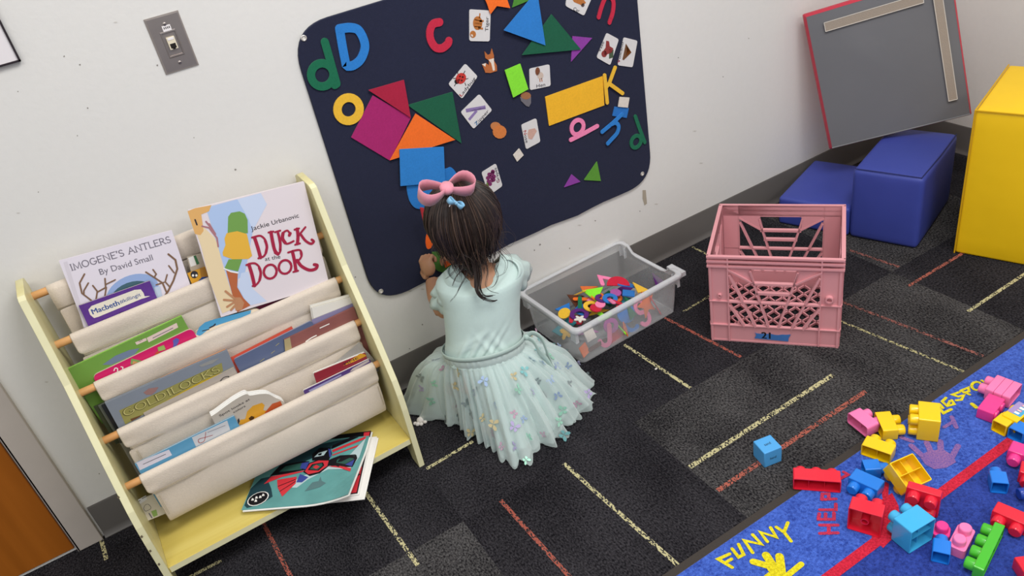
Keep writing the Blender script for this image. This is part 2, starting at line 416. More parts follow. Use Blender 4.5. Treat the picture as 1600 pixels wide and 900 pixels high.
# ------------------------------------------------------------------ on the wall
# stainless data plate
m_steel = mat('brushed_steel', '#a39a96', rough=.34, metal=.85, var=(30, .05)); m_ivory = mat('ivory_plastic', '#e0d6bd', rough=.4); m_black = mat('black_void', '#1c1712', rough=.7)
root = empty('data_wall_plate', 'brushed steel wall plate with one data jack, upper left of the wall', 'wall plate', (.1942, 0, 1.0219))
px0, pz0 = .1592, 1.0219
def pw(u, v, d=0): return V((px0+u, -d, pz0+v))
b = MB()
out = [(0, 0), (.07, 0), (.07, .1143), (0, .1143)]
def inset(k): return [(k, k), (.07-k, k), (.07-k, .1143-k), (k, .1143-k)]
b.loft([[pw(u, v, d) for u, v in inset(k)] for k, d in ((0, 0), (0, .0015), (.003, .005))], m_steel, caps=False)
win = [(.019, .029), (.051, .029), (.051, .083), (.019, .083)]
ins = inset(.003); 
for k in range(4): b.face([pw(*ins[k], .005), pw(*ins[(k+1) % 4], .005), pw(*win[(k+1) % 4], .005), pw(*win[k], .005)], m_steel)
rw = [[pw(.035+(u-.035)*s, .056+(v-.056)*s, d) for u, v in win] for s, d in ((1, .005), (.94, .0065), (.86, .0065), (.82, .004))]
b.loft(rw, m_steel, caps=False); b.face(rw[-1], m_steel)
b.build('cover_plate', root, smooth=25)
for v in (.0965, .0165):
    s_ = MB(); s_.lathe([(.0036, 0), (.0036, .0012), (.0022, .002), (0.0001, .002)], m_steel, 14, frame(pw(.035, v, .005), (1, 0, 0), (0, 0, 1)))
    s_.box((0, 0, .0021), (.005, .0009, .0004), m_black, frame(pw(.035, v, .005), (1, 0, 0), (0, 0, 1)))
    s_.build('screw', root, smooth=40)
s_ = MB(); s_.box(pw(.036, .088, .0055), (.017, .001, .0115), mat('label_white', '#e9e4e4', rough=.6))
for k in range(4): s_.box(pw(.031+.0035*k, .089, .0062), (.0016, .0005, .004), m_black)
s_.build('port_label', root)
j = MB(); j.box(pw(.035, .058, .006), (.0165, .006, .025), m_ivory); j.box(pw(.035, .0525, .0092), (.0115, .0008, .0095), m_black); j.box(pw(.035, .0475, .0092), (.006, .0008, .004), m_black)
j.box(pw(.035, .067, .0092), (.0125, .001, .005), mat('label_white', '#e9e4e4'))
j.build('data_jack', root, bevel=.0006)
# framed notice at the top left corner
c0 = onY(33, 95.5, -.008)
root = empty('wall_notice', 'white notice board corner with thin black edge at the top left', 'notice board', (c0.x-.3, 0, c0.z))
b = MB(); b.box((c0.x-.3, -.0035, c0.z+.22), (.6, .007, .44), mat('notice_white', '#e6e0e2', rough=.4)); b.build('panel', root)
b = MB(); mk = mat('notice_edge', '#2b2229', rough=.4)
b.box((c0.x-.3, -.005, c0.z+.0018), (.6, .010, .0036), mk); b.box((c0.x-.0018, -.005, c0.z+.22), (.0036, .010, .44), mk); b.box((c0.x-.5982, -.005, c0.z+.22), (.0036, .010, .44), mk); b.box((c0.x-.3, -.005, c0.z+.4382), (.6, .010, .0036), mk)
b.build('black_edge', root)
# ------------------------------------------------------------------ sling bookshelf
SH = Matrix.Translation((-.2704, 0, 0)) @ Matrix.Rotation(.0114, 4, 'Z') @ Matrix(((1, 0, .0108, 0), (0, 1, 0, 0), (0, 0, 1, 0), (0, 0, 0, 1)))
SW = .604
def S(x, y, z): return SH @ V((x, y, z))
m_ply = wood('shelf_veneer', '#d2c88e', '#dfd7a4', 5, .38, 'Z'); m_plyx = wood('shelf_veneer_long', '#d2bd62', '#dfcd78', 5, .3, 'X')
m_edge = mat('shelf_edge_band', '#e2ddb4', rough=.4, var=(30, .03)); m_wear = mat('shelf_wear', '#6f6350', rough=.9)
m_dowel = wood('dowel_wood', '#c98f54', '#dcaa70', 6, .5, 'X')
m_canvas = mat('canvas', '#d6c9ba', rough=.9, spec=.1, var=(9, .05), bump=(420, .25), sheen=.3, var2=(300, .05))
m_stitch = mat('canvas_stitch', '#b3a68f', rough=.9)
shelf = empty('sling_bookshelf', 'pale wooden children\'s bookshelf with four canvas sling pockets against the wall', 'bookshelf', S(SW/2, -.16, 0))
PROF = [(-.012, 0), (-.012, .70), (-.022, .722), (-.04, .730), (-.125, .730), (-.138, .724), (-.191, .541), (-.277, .378), (-.322, .275), (-.331, .235), (-.335, .19), (-.335, 0), (-.295, 0), (-.262, .055), (-.10, .055), (-.065, 0)]
for xa in (-.015, SW):
    b = MB(); b.prism([S(xa, y, z) for y, z in PROF], S(xa+.015, 0, 0)-S(xa, 0, 0), m_ply)
    n = len(PROF)
    for i in range(n-1):      # pale edge banding on the front
        (y0, z0), (y1, z1) = PROF[i], PROF[i+1]
        if i in (4, 5, 6, 7, 8, 9, 10):
            b.face([S(xa+.0006, y0-.0006, z0), S(xa+.0144, y0-.0006, z0), S(xa+.0144, y1-.0006, z1), S(xa+.0006, y1-.0006, z1)], m_edge)
    for z, u in ((.165, .002), (.12, .003), (.21, .002), (.035, .004), (.33, .003)):
        y = -.335 if z < .2 else -.3335
        if xa < 0: b.face([S(xa+u, y-.0014, z), S(xa+u+.004, y-.0014, z+.002), S(xa+u+.003, y-.0014, z+.008), S(xa+u-.001, y-.0014, z+.006)], m_wear)
    b.build('side_panel', shelf, bevel=.0012)
b = MB(); b.box((0, 0, 0), (1, 1, 1), m_plyx, SH @ Matrix.Translation((SW/2, -.178, .0885)) @ Matrix.Diagonal((SW, .305, .016, 1)))
b.face([S(.002, -.3312, .081), S(SW-.002, -.3312, .081), S(SW-.002, -.3312, .0962), S(.002, -.3312, .0962)], m_edge)
b.build('shelf_board', shelf, bevel=.001)
b = MB(); b.box((0, 0, 0), (1, 1, 1), m_ply, SH @ Matrix.Translation((SW/2, -.03, .065)) @ Matrix.Diagonal((SW, .014, .06, 1))); b.build('back_rail', shelf)
RODS = [(-.043, .686), (-.103, .591), (-.149, .488), (-.201, .388), (-.254, .291)]
for y, z in RODS:
    b = MB(); b.tube([S(-.002, y, z), S(.15, y, z), S(.45, y, z), S(SW+.002, y, z)], .0085, m_dowel, 14); b.build('dowel', shelf, smooth=40)
X0, X1 = .030, SW-.012
SLX = []
def sling(i):
    """canvas hanging from rod i-1 (behind) to rod i (front), a sewn sleeve round the front rod"""
    (ya, za), (yb, zb) = RODS[i-1], RODS[i]
    zbot = zb-.150
    path = []
    # front: over rod i, then the pocket front face down, U, and up to rod i-1's front
    r = .0105
    for k in range(7): a = radians(200-220*k/6); path.append((yb+r*cos(a)*1.0, zb+r*sin(a)))
    path = path[::-1]     # from behind over the top to the front
    path = [(yb+.011, zb-.045), (yb+.0108, zb-.012)] + [(yb+r*cos(radians(a)), zb+r*sin(radians(a))) for a in (20, 55, 90, 125, 160, 180)]
    path += [(yb-.0112, zb-.010), (yb-.0115, zb-.022), (yb-.0108, zb-.034), (yb-.0085, zb-.042), (yb-.0075, zb-.045), (yb-.009, zb-.06), (yb-.010, zb-.09), (yb-.008, zb-.118), (yb-.002, zb-.139), (yb+.010, zb-.149), (yb+.026, zb-.150), (yb+.038, zb-.141), (yb+.046, zb-.12)]
    if i > 1 or True:
        path += [(ya-.0065, za-.09), (ya-.007, za-.06), (ya-.0075, za-.047)]
    nx = 36; rows = []
    rnd = random.Random(i*5)
    ph = [rnd.uniform(0, 6) for _ in range(5)]
    for k, (y, z) in enumerate(path):
        row = []
        for j in range(nx+1):
            t = j/nx; xl, xr = X0, X1
            if 8 <= k <= 10: xl += .000
            if 11 <= k <= 18: xl += .010; xr -= .004
            x = xl+(xr-xl)*t
            w = 0; dz = 0
            if 9 <= k <= 14: w = .0022*sin(7*t+ph[0])+.0016*sin(17*t+ph[1]+k*.4)
            if 13 <= k <= 19: w += .004*sin(5*t+ph[2]); dz = .003*sin(4*t+ph[3])
            if k > 21: w += -.0015*abs(sin(6*t+ph[4]))
            if 8 <= k <= 11 and (t < .04 or t > .97): w += .003*sin(k*2.0)
            row.append(S(x, y-w*.9, z+dz))
        rows.append(row)
    b = MB(); b.loft(rows, m_canvas, closed=False, caps=False)
    o = b.build('canvas_sling', shelf, smooth=70)
    md = o.modifiers.new('thickness', 'SOLIDIFY'); md.thickness = .0016; md.offset = 0
    ss = o.modifiers.new('soft', 'SUBSURF'); ss.levels = 1; ss.render_levels = 1
    st = MB()
    for zz, off in ((-.0395, -.0108), (-.0425, -.0104)):
        st.tube([S(X0+.008+(X1-X0-.014)*t, yb+off, zb+zz) for t in [q/12 for q in range(13)]], .0006, m_stitch, 5)
    for xx in (X0+.016, X0+.0185, X1-.010):
        st.tube([S(xx, yb-.0115-.0012*0, zb-.052), S(xx, yb-.0124, zb-.08), S(xx, yb-.0115, zb-.112)], .0006, m_stitch, 5)
    st.build('stitching', o)
for i in (1, 2, 3, 4): sling(i)
# the topmost sleeve round the back rod with the pocket's back hanging from it
ya, za = RODS[0]
b = MB(); path = [(ya+.011, za-.02)]+[(ya+.0105*cos(radians(a)), za+.0105*sin(radians(a))) for a in (20, 55, 90, 125, 160, 180)]+[(ya-.0112, za-.015), (ya-.011, za-.03), (ya-.0085, za-.042), (ya-.0075, za-.048)]
b.loft([[S(X0+(X1-X0)*j/30, y-.0015*sin(j*.9+k), z) for j in range(31)] for k, (y, z) in enumerate(path)], m_canvas, closed=False, caps=False)
o = b.build('canvas_sleeve', shelf, smooth=70); md = o.modifiers.new('thickness', 'SOLIDIFY'); md.thickness = .0016; md.offset = 0
# ------------------------------------------------------------------ soft climbing blocks in the corner
AX = V((.94, .342, 0)).normalized(); FR = V((.342, -.94, 0)).normalized()     # depth and front directions of the set
def vinyl(name, col): return mat(name, col, rough=.5, spec=.4, var=(5, .05), bump=(14, .35))
m_blue, m_yel, m_red, m_grey = vinyl('blue_vinyl', '#3a4698'), vinyl('yellow_vinyl', '#efc212'), vinyl('red_vinyl', '#bf2f44'), mat('grey_vinyl', '#67676b', rough=.55, spec=.35, var=(6, .04), bump=(11, .4))
m_seamb, m_seamy = mat('blue_seam', '#20275f', rough=.6), mat('yellow_seam', '#d2a30c', rough=.6)
def foam(mb, o, w, d, h, m, puff=.006, n=8, seam=None, rad=.014):
    """a cushion-soft box: o = front left bottom corner, w along FR, d along AX"""
    o = V(o)
    def P(a, b_, c):      # a, b, c in 0..1
        e = .012
        pu = puff
        x = a*w; y = b_*d; z = c*h
        f = lambda t: 4*t*(1-t)
        if a in (0, 1): x += (1 if a else -1)*pu*f(b_)*f(c)
        if b_ in (0, 1): y += (1 if b_ else -1)*pu*f(a)*f(c)
        if c == 1: z += pu*f(a)*f(b_)
        return o+FR*x+AX*y+V((0, 0, z))
    def grid(fn):
        mb.add([fn(i/n, j/n) for i in range(n+1) for j in range(n+1)], [(i*(n+1)+j, i*(n+1)+j+1, (i+1)*(n+1)+j+1, (i+1)*(n+1)+j) for i in range(n) for j in range(n)], m)
    grid(lambda s, t: P(s, t, 1)); grid(lambda s, t: P(s, t, 0)); grid(lambda s, t: P(s, 0, t)); grid(lambda s, t: P(s, 1, t)); grid(lambda s, t: P(0, s, t)); grid(lambda s, t: P(1, s, t))
    return P
def soft_build(mb, name, parent, bevel):
    o = mb.build(name, parent)
    bm = bmesh.new(); bm.from_mesh(o.data); bmesh.ops.remove_doubles(bm, verts=bm.verts, dist=.0005); bmesh.ops.recalc_face_normals(bm, faces=bm.faces); bm.to_mesh(o.data); bm.free()
    o.data.shade_smooth()
    bv = o.modifiers.new('bevel', 'BEVEL'); bv.width = bevel; bv.segments = 4; bv.limit_method = 'ANGLE'; bv.angle_limit = radians(40); bv.use_clamp_overlap = False
    return o
fo = V((1.81, -.115, 0))
steps = empty('foam_steps', 'royal blue two-step soft play block in the corner under the leaning mat', 'soft play block', fo+FR*.22+AX*.16)
b = MB(); foam(b, fo, .232, .30, .10, m_blue, .004); soft_build(b, 'low_step', steps, .010)
b = MB(); P = foam(b, fo+FR*.234, .205, .335, .24, m_blue, .006); soft_build(b, 'high_step', steps, .014)
b = MB(); b.tube([P(.03, .012, 1)+V((0, 0, .001)), P(.5, .008, 1)+V((0, 0, .002)), P(.955, .012, 1)+V((0, 0, .001)), P(.985, .5, 1)+V((0, 0, .0015)), P(.985, .97, 1)], .0016, m_seamb, 6); b.build('seam', steps)
yo = V((2.018, -.612, 0))
yb_ = empty('yellow_foam_block', 'large yellow soft play block at the right edge of the carpet', 'soft play block', yo+FR*.17+AX*.18)
b = MB(); P = foam(b, yo, .35, .355, .452, m_yel, .006); soft_build(b, 'foam_body', yb_, .008)
b = MB()
for q in ([P(0, 0, t/6) for t in range(7)], [P(t/8, 0, 1) for t in range(9)], [P(0, t/6, 1) for t in range(7)]): b.tube([p+V((-.002, -.001, .001)) for p in q], .0022, m_seamy, 6)
b.build('piping', yb_, smooth=60)
# the square folding mat leaning over the steps
p1, p2, p3 = onplane(1300, 231, (0, 0, 1), .225), onplane(1516, 178, (0, 0, 1), .305), onY(1255, 28, -.045)
u = (p2-p1); v = (p3-p1); nn = u.cross(v).normalized()
if nn.dot(CAMP-p1) < 0: nn = -nn
v = nn.cross(u).normalized()*v.length*(1 if nn.cross(u).dot(v) > 0 else -1)
th = .045
gm = empty('leaning_play_mat', 'grey backed red mat with two beige fastener strips leaning in the corner', 'mat', p1)
def G(a, b_, c): return p1+u*a+v*b_+nn*c
def mpuff(a, b_): return .006*(16*a*(1-a)*b_*(1-b_))+.004*exp(-((a-.36+.55*(b_-.62))/.07)**2-((b_-.62)/.16)**2)
b = MB(); n = 14
b.add([G(i/n, j/n, mpuff(i/n, j/n)) for i in range(n+1) for j in range(n+1)], [(i*(n+1)+j, i*(n+1)+j+1, (i+1)*(n+1)+j+1, (i+1)*(n+1)+j) for i in range(n) for j in range(n)], m_grey)
b.build('grey_face', gm, smooth=60)
b = MB(); cor = rounded([(0, 0), (1, 0), (1, 1), (0, 1)], .012)
rings = []
for k, (c, e) in enumerate(((.0005, -.002), (-.006, .010), (-th*.5, .020), (-th+.006, .012), (-th, 0))):
    rings.append([G(.5+(p.x-.5)*(1+2*e), .5+(p.y-.5)*(1+2*e), c) for p in cor])
b.loft(rings, m_red, True, False); b.face(rings[-1], m_red); b.build('red_cover', gm, smooth=60)
m_strip = mat('beige_fastener', '#9b8f83', rough=.95, spec=.05, bump=(500, .4)); m_st2 = mat('pale_stitch', '#cfc8bf', rough=.9)
for uv in ([(.115, .862), (.80, .862), (.80, .925), (.115, .925)], [(.865, .135), (.925, .135), (.925, .99), (.865, .99)]):
    b = MB(); q = [G(a, c, .007) for a, c in uv]; b.prism([G(a, c, .001) for a, c in uv], nn*.009, m_strip)
    for i in range(4): b.tube([q[i]+nn*.003, q[(i+1) % 4]+nn*.003], .0011, m_st2, 5)
    b.build('fastener_strip', gm)
b = MB(); b.tube([G(t/10, .0, .0015) for t in range(11)], .002, mat('grey_piping', '#77777a', rough=.6), 6); b.build('piping', gm, smooth=60)

# ------------------------------------------------------------------ pink milk crate
m_pink = mat('pink_plastic', '#d6949a', rough=.42, spec=.4, var=(12, .02))
cx = V((.645, -.764, 0)).normalized(); cy = V((.764, .645, 0)).normalized(); co = V((1.2165, -.437, .0))
CW, CD, CH = .332, .28, .28
CM = Matrix(((cx.x, cy.x, 0, co.x), (cx.y, cy.y, 0, co.y), (0, 0, 1, 0), (0, 0, 0, 1)))
crate = empty('milk_crate', 'dusty pink plastic milk crate with blue tape numbered 21', 'crate', M=CM @ Matrix.Translation((CW/2, CD/2, 0)))
def wall(mb, W, M, L=CW):
    """one moulded wall: u along, v up, w outwards (0 = inner face)"""
    s = W/L
    t = .004
    def bx(u0, u1, v0, v1, w0, w1): mb.box(((u0+u1)/2, -(w0+w1)/2, (v0+v1)/2), (abs(u1-u0), abs(w1-w0), abs(v1-v0)), m_pink, M)
    def pl(pts, w0=0, w1=t): mb.prism([V((a, -w0, c)) for a, c in pts], (0, -(w1-w0), 0), m_pink, None, M)
    def bar(a, c, wd=.0045, w0=-.001, w1=.010):
        a = V(a); c = V(c); d = (c-a).normalized(); nn_ = V((-d.y, d.x))*wd/2
        pl([(a+nn_).to_tuple(), (a-nn_).to_tuple(), (c-nn_).to_tuple(), (c+nn_).to_tuple()], w0, w1)
    U0, U1 = .050*s, W-.050*s
    bx(0, U0, 0, CH, 0, t); bx(U1, W, 0, CH, 0, t)
    ha, hb = W/2-.060*s, W/2+.060*s; ia, ib = W/2-.050*s, W/2+.050*s
    bx(U0, U1, .247, CH, 0, t); bx(U0, U1, 0, .055, 0, t)
    pl([(U0, .247), (ha, .247), (ha+.0, .235), (ia-.004, .199), (U0, .238)]); pl([(U1, .247), (U1, .238), (ib+.004, .199), (hb, .235), (hb, .247)])
    pl([(ha, .248), (ha, .236), (ha+.006, .244), (ha+.012, .248)]); pl([(hb, .248), (hb-.012, .248), (hb-.006, .244), (hb, .236)])
    bar((U0, .239), (ia-.003, .199)); bar((U1, .239), (ib+.003, .199))
    bar((ia-.006, .197), (ib+.006, .197), .007); bar((ia+.004, .167), (ib-.004, .167), .007); bar((U0, .136), (U1, .136), .005)
    for sg in (-1, 1):
        f = lambda x: W/2+sg*x*s
        bar((f(.058), .236), (f(.0495), .197), .004); bar((f(.052), .205), (f(.012), .055), .0055)
        bar((f(.112), .222), (f(.046), .055), .0055); bar((f(.114), .125), (f(.075), .055), .0055)
    # ribs that stand out
    for v in (.277, .2635, .2485): bx(-.004, W+.004, v-.0028, v+.0028, 0, .010)
    bx(-.003, W+.003, .2485, .2795, 0, .004)
    for v in (.136, .057): bx(-.001, W+.001, v-.0016, v+.0016, 0, .009)
    for uu in (U0, U1): bx(uu-.0018, uu+.0018, .002, .2785, 0, .0095)
    bx(0, W, .0, .005, 0, .0055)
    for uu in (.004, W-.004): bx(uu-.003, uu+.003, 0, .25, 0, .0075)
    # handle rim
    for a, c in (((ha+.004, .245), (hb-.004, .245)), ((ha, .236), (ia, .199)), ((hb, .236), (ib, .199))): bar(a, c, .003, 0, .010)
b = MB()
wall(b, CW, CM @ Matrix.Translation((0, .0055, 0)))
wall(b, CW, CM @ Matrix.Translation((CW, CD-.0055, 0)) @ Matrix.Rotation(pi, 4, 'Z'))
wall(b, CD-.012, CM @ Matrix.Translation((.0055, CD-.006, 0)) @ Matrix.Rotation(-pi/2, 4, 'Z'))
wall(b, CD-.012, CM @ Matrix.Translation((CW-.0055, .006, 0)) @ Matrix.Rotation(pi/2, 4, 'Z'))
for u_, r_, l_ in ((.027, .0055, .007), (.303, .0105, .010)):
    Mk = CM @ Matrix.Translation((u_, .0015, .155 if u_ < .1 else .158)) @ Matrix.Rotation(pi/2, 4, 'X')
    b.lathe([(r_, 0), (r_*.92, l_), (r_*.6, l_), (r_*.55, .001), (.0001, .001)], m_pink, 16, Mk)
# diamond lattice floor
k = -.30
def clip(a, c):
    out = []
    for (x, y) in (a, c): out.append((x, y))
    (x0, y0), (x1, y1) = out; t0, t1 = 0, 1
    for pp_, q_ in ((-(x1-x0), x0-.004), (x1-x0, CW-.004-x0), (-(y1-y0), y0-.004), (y1-y0, CD-.004-y0)):
        if abs(pp_) < 1e-9: continue
        r_ = q_/pp_
        if pp_ < 0: t0 = max(t0, r_)
        else: t1 = min(t1, r_)
    if t0 >= t1: return None
    return (x0+t0*(x1-x0), y0+t0*(y1-y0)), (x0+t1*(x1-x0), y0+t1*(y1-y0))
for i in range(-8, 18):
    for sg in (-1, 1):
        x0 = i*.0385; seg = clip((x0, 0 if sg > 0 else CD), (x0+.24, CD if sg > 0 else 0))
        if not seg: continue
        a, c = V((*seg[0], .010)), V((*seg[1], .010)); d = (c-a); L_ = d.length
        b.box((L_/2, 0, 0), (L_, .0042, .007), m_pink, CM @ Matrix.Translation(a) @ Matrix.Rotation(atan2(d.y, d.x), 4, 'Z'))
b.build('crate_body', crate)
tp = Plane(CM @ V((0, -.0, 0)), cx, (0, 0, 1))
m_tape = mat('blue_painters_tape', '#3f6fb0', rough=.7, var=(60, .08)); m_ink = mat('black_ink', '#15151a', rough=.6)
b = MB(); rt = random.Random(2)
o_ = [(.1165, .0155), (.205, .0115), (.2055, .022), (.211, .036)]+[(.208-.0096*i, .0325+rt.uniform(-.0014, .0014)) for i in range(1, 10)]+[(.1175, .0365), (.121, .027)]
b.prism([tp.at(a, c, .0002) for a, c in o_], tp.n*.0006, m_tape)
tape = b.build('tape_label', crate)
b = MB(); polys, W_ = font_polys('21')
for dx in (0, .0009, .0018):
  for f in polys: b.face([tp.at((.1345+p.x*.0215+dx), .0175+p.y*.0225, .0011+dx*.05) for p in f], m_ink)
b.build('number', tape)

# ------------------------------------------------------------------ blue activity rug
m_rug = None
def pile(name, c, c2, sc=170):
    m = bpy.data.materials.new(name); m.use_nodes = True; N = m.node_tree.nodes; L = m.node_tree.links; bs = N['Principled BSDF']
    bs.inputs['Roughness'].default_value = .95; bs.inputs['Specular IOR Level'].default_value = .05; bs.inputs['Sheen Weight'].default_value = .15
    tc = N.new('ShaderNodeTexCoord')
    n = N.new('ShaderNodeTexNoise'); n.inputs['Scale'].default_value = sc; n.inputs['Detail'].default_value = 3; n.inputs['Roughness'].default_value = .7; L.new(tc.outputs['Object'], n.inputs['Vector'])
    n2 = N.new('ShaderNodeTexNoise'); n2.inputs['Scale'].default_value = 14; n2.inputs['Detail'].default_value = 5; L.new(tc.outputs['Object'], n2.inputs['Vector'])
    ad = N.new('ShaderNodeMath'); ad.operation = 'MULTIPLY_ADD'; ad.inputs[1].default_value = .35; L.new(n2.outputs['Fac'], ad.inputs[0]); L.new(n.outputs['Fac'], ad.inputs[2])
    rp = N.new('ShaderNodeValToRGB'); rp.color_ramp.elements[0].position = .48; rp.color_ramp.elements[1].position = .86; rp.color_ramp.elements[0].color = lin(c); rp.color_ramp.elements[1].color = lin(c2)
    L.new(ad.outputs[0], rp.inputs[0]); L.new(rp.outputs[0], bs.inputs['Base Color'])
    bp = N.new('ShaderNodeBump'); bp.inputs['Strength'].default_value = .7; bp.inputs['Distance'].default_value = .004; L.new(n.outputs['Fac'], bp.inputs['Height']); L.new(bp.outputs[0], bs.inputs['Normal'])
    return m
R_BL, R_BD = pile('rug_blue', '#20388a', '#4a6ccb'), pile('rug_deep_blue', '#19286a', '#3249a0')
R_Y, R_R, R_M = pile('rug_yellow', '#b9a80e', '#efe22a', 200), pile('rug_red', '#9c1228', '#dc2a44', 200), pile('rug_mauve', '#5a4a9a', '#a2719f', 300)
R_R2 = pile('rug_red_thin', '#7d2a56', '#e03048', 330)
RZ = .009
b = MB(); m_bind = mat('rug_binding', '#3a3430', rough=.9, bump=(300, .4))
b.prism([(.10, -2.7, 0), (3.0, -2.7, 0), (3.0, -.956, 0), (.10, -.956, 0)], (0, 0, .006), m_bind)
b.face([(.12, -1.160, RZ), (2.98, -1.160, RZ), (2.98, -.9765, RZ), (.12, -.9765, RZ)], R_BL)
b.face([(.12, -2.68, RZ), (2.98, -2.68, RZ), (2.98, -1.160, RZ), (.12, -1.160, RZ)], R_BD)
b.face([(.12, -.9765, RZ), (2.98, -.9765, RZ), (2.98, -.974, .006), (.12, -.974, .006)], R_BL)
rp_ = Plane((0, 0, RZ), (1, 0, 0), (0, 1, 0))
b.face([(.12, -1.172, RZ+.0006), (2.98, -1.172, RZ+.0006), (2.98, -1.150, RZ+.0006), (.12, -1.150, RZ+.0006)], R_R)
for xx in (.52, 1.62+.6):
    b.face([(xx-.011, -2.6, RZ+.0007), (xx+.011, -2.6, RZ+.0007), (xx+.011, -1.16, RZ+.0007), (xx-.011, -1.16, RZ+.0007)], R_R)
def rline(px, w, m, h=.001, closed=False): put_stroke(b, rp_, px, w, m, h, closed)
# FUNNY
Lw = .0072
rline([(1140, 866), (1122, 874), (1144, 887)], Lw, R_Y); rline([(1133, 880), (1143, 874)], Lw, R_Y)
rline([(1144, 858), (1154, 871), (1162, 867), (1154, 851)], Lw, R_Y)
rline([(1176, 864), (1163, 845), (1190, 851), (1176, 836)], Lw, R_Y)
rline([(1199, 847), (1188, 832), (1213, 840), (1204, 825)], Lw, R_Y)
rline([(1213, 824), (1225, 832), (1231, 817)], Lw, R_Y); rline([(1225, 832), (1236, 846)], Lw, R_Y)
# RESPON(SIBLE)
rline([(1468, 639), (1474, 646), (1486, 640)], Lw, R_Y); rline([(1468, 632), (1473, 638)], Lw, R_Y)
rline([(1478, 622), (1472, 628), (1480, 635), (1491, 632), (1487, 626)], Lw*.9, R_Y); rline([(1480, 635), (1484, 627)], Lw*.8, R_Y)
rline([(1499, 613), (1488, 617), (1497, 620), (1506, 618), (1502, 625), (1494, 626)], Lw*.9, R_Y)
rline([(1501, 611), (1513, 606), (1514, 612), (1506, 614)], Lw*.9, R_Y); rline([(1501, 611), (1515, 617)], Lw*.9, R_Y)
rline([rp_ and (1526+8*cos(radians(a)), 603.5+6.5*sin(radians(a))) for a in range(0, 360, 30)], Lw*.9, R_Y, closed=True)
rline([(1534, 595), (1544, 601), (1543, 592), (1552, 597)], Lw*.9, R_Y)
# HELP(FUL)
rline([(1281, 834), (1309, 833)], Lw, R_R2); rline([(1281, 821), (1309, 821)], Lw, R_R2); rline([(1295, 834), (1295, 821)], Lw, R_R2)
rline([(1279, 808), (1279, 812), (1303, 812), (1303, 802)], Lw, R_R2); rline([(1290, 811), (1290, 803)], Lw, R_R2); rline([(1279, 812), (1280, 803)], Lw, R_R2)
rline([(1281, 797), (1306, 797), (1306, 788)], Lw, R_R2)
rline([(1284, 781), (1306, 780)], Lw, R_R2); rline([(1284, 781), (1285, 772), (1295, 772), (1295, 780)], Lw, R_R2)
rline([(1318, 738), (1325, 742), (1312, 749)], Lw, R_R2)
# yellow, red and mauve handprints
def hand(fingers, palm, m, h):
    for f in fingers: rline(f[0], f[1], m, h)
    b.face([rp_.px(x, y, h-.00015) for x, y in palm], m)
hand([([(1212, 900), (1202, 885), (1177, 878)], .015), ([(1213, 895), (1205, 880), (1197, 868)], .017), ([(1221, 893), (1218, 870)], .017), ([(1230, 900), (1252, 882)], .012)], [(1190, 915), (1194, 899), (1205, 891), (1225, 892), (1240, 903), (1245, 925)], R_Y, .0011)
hand([([(1384, 757), (1383, 775), (1386, 790)], .012), ([(1360, 772), (1372, 790)], .012)], [(1372, 784), (1394, 770), (1404, 790), (1406, 815), (1398, 838), (1380, 856), (1362, 840)], R_R, .0009)
hand([([(1424, 697), (1440, 712)], .013), ([(1448, 692), (1455, 708)], .013), ([(1469, 690), (1470, 706)], .013), ([(1497, 697), (1487, 715)], .012)], [(1436, 712), (1452, 704), (1474, 702), (1489, 712), (1494, 722), (1478, 731), (1460, 733), (1446, 726)], R_M, .0011)
rline([(1487, 652), (1494, 668)], .010, R_M); rline([(1488, 660), (1475, 668)], .008, R_M); rline([(1408, 684), (1425, 690)], .010, R_M)
rline([(1519, 632), (1525, 637)], .010, R_Y)
rug = b.build('activity_rug', loc=(1.55, -1.8, 0))
tag(rug, 'royal blue activity rug with yellow and red words and handprints', 'rug')

# ------------------------------------------------------------------ little things on the carpet
cp = onZ(1197, 728, 0)
m_cube = mat('blue_cube_plastic', '#4fa0dc', rough=.45)
Mc = Matrix.Translation(onZ(1199, 716, .0)) @ Matrix.Rotation(radians(-12), 4, 'Z')
die = empty('word_cube', 'small sky blue word cube lying alone on the carpet', 'cube', M=Mc)
s_ = .046
b = MB(); b.box((0, 0, s_/2), (s_, s_, s_), m_cube, Mc); o = b.build('cube_body', die, bevel=.0018)
m_ck = mat('cube_print', '#1d2c40', rough=.6)
for txt, pl in (('sand', Plane(Mc @ V((0, 0, s_)), Mc.to_3x3() @ V((1, 0, 0)), Mc.to_3x3() @ V((0, 1, 0)))), ('hand', Plane(Mc @ V((0, -s_/2, s_/2)), Mc.to_3x3() @ V((1, 0, 0)), V((0, 0, 1)))), ('land', Plane(Mc @ V((s_/2, 0, s_/2)), Mc.to_3x3() @ V((0, 1, 0)), V((0, 0, 1))))):
    polys, W_ = font_polys(txt); k = .016/W_; b = MB()
    for f in polys: b.face([pl.at((p.x-W_/2)*k, (p.y-.4)*k*1.2, .0004) for p in f], m_ck)
    b.build('printed_word', o)
m_wht = mat('white_scrap', '#dcd6d0', rough=.8, var=(80, .06))
b = MB(); q = onZ(658, 660, 0); R_ = random.Random(5)
for dx, dy, r in ((0, 0, .011), (-.012, -.006, .007), (-.004, -.012, .006), (.008, -.011, .006), (-.016, .002, .006), (.007, .008, .008), (.014, .010, .006)): b.ball(q+V((dx, dy, r*.8)), (r, r*.9, r*.8), m_wht, 10, 6)
tag(b.build('crumpled_scrap', smooth=80), 'small white lumpy scrap on the carpet beside the shelf foot', 'scrap')
b = MB(); q = onZ(1025, 577, 0); b.ball(q+V((0, 0, .0015)), (.0045, .003, .002), m_wht, 8, 5)
tag(b.build('paper_crumb', smooth=80), 'tiny white crumb on the dark carpet beside the clear bin', 'crumb')
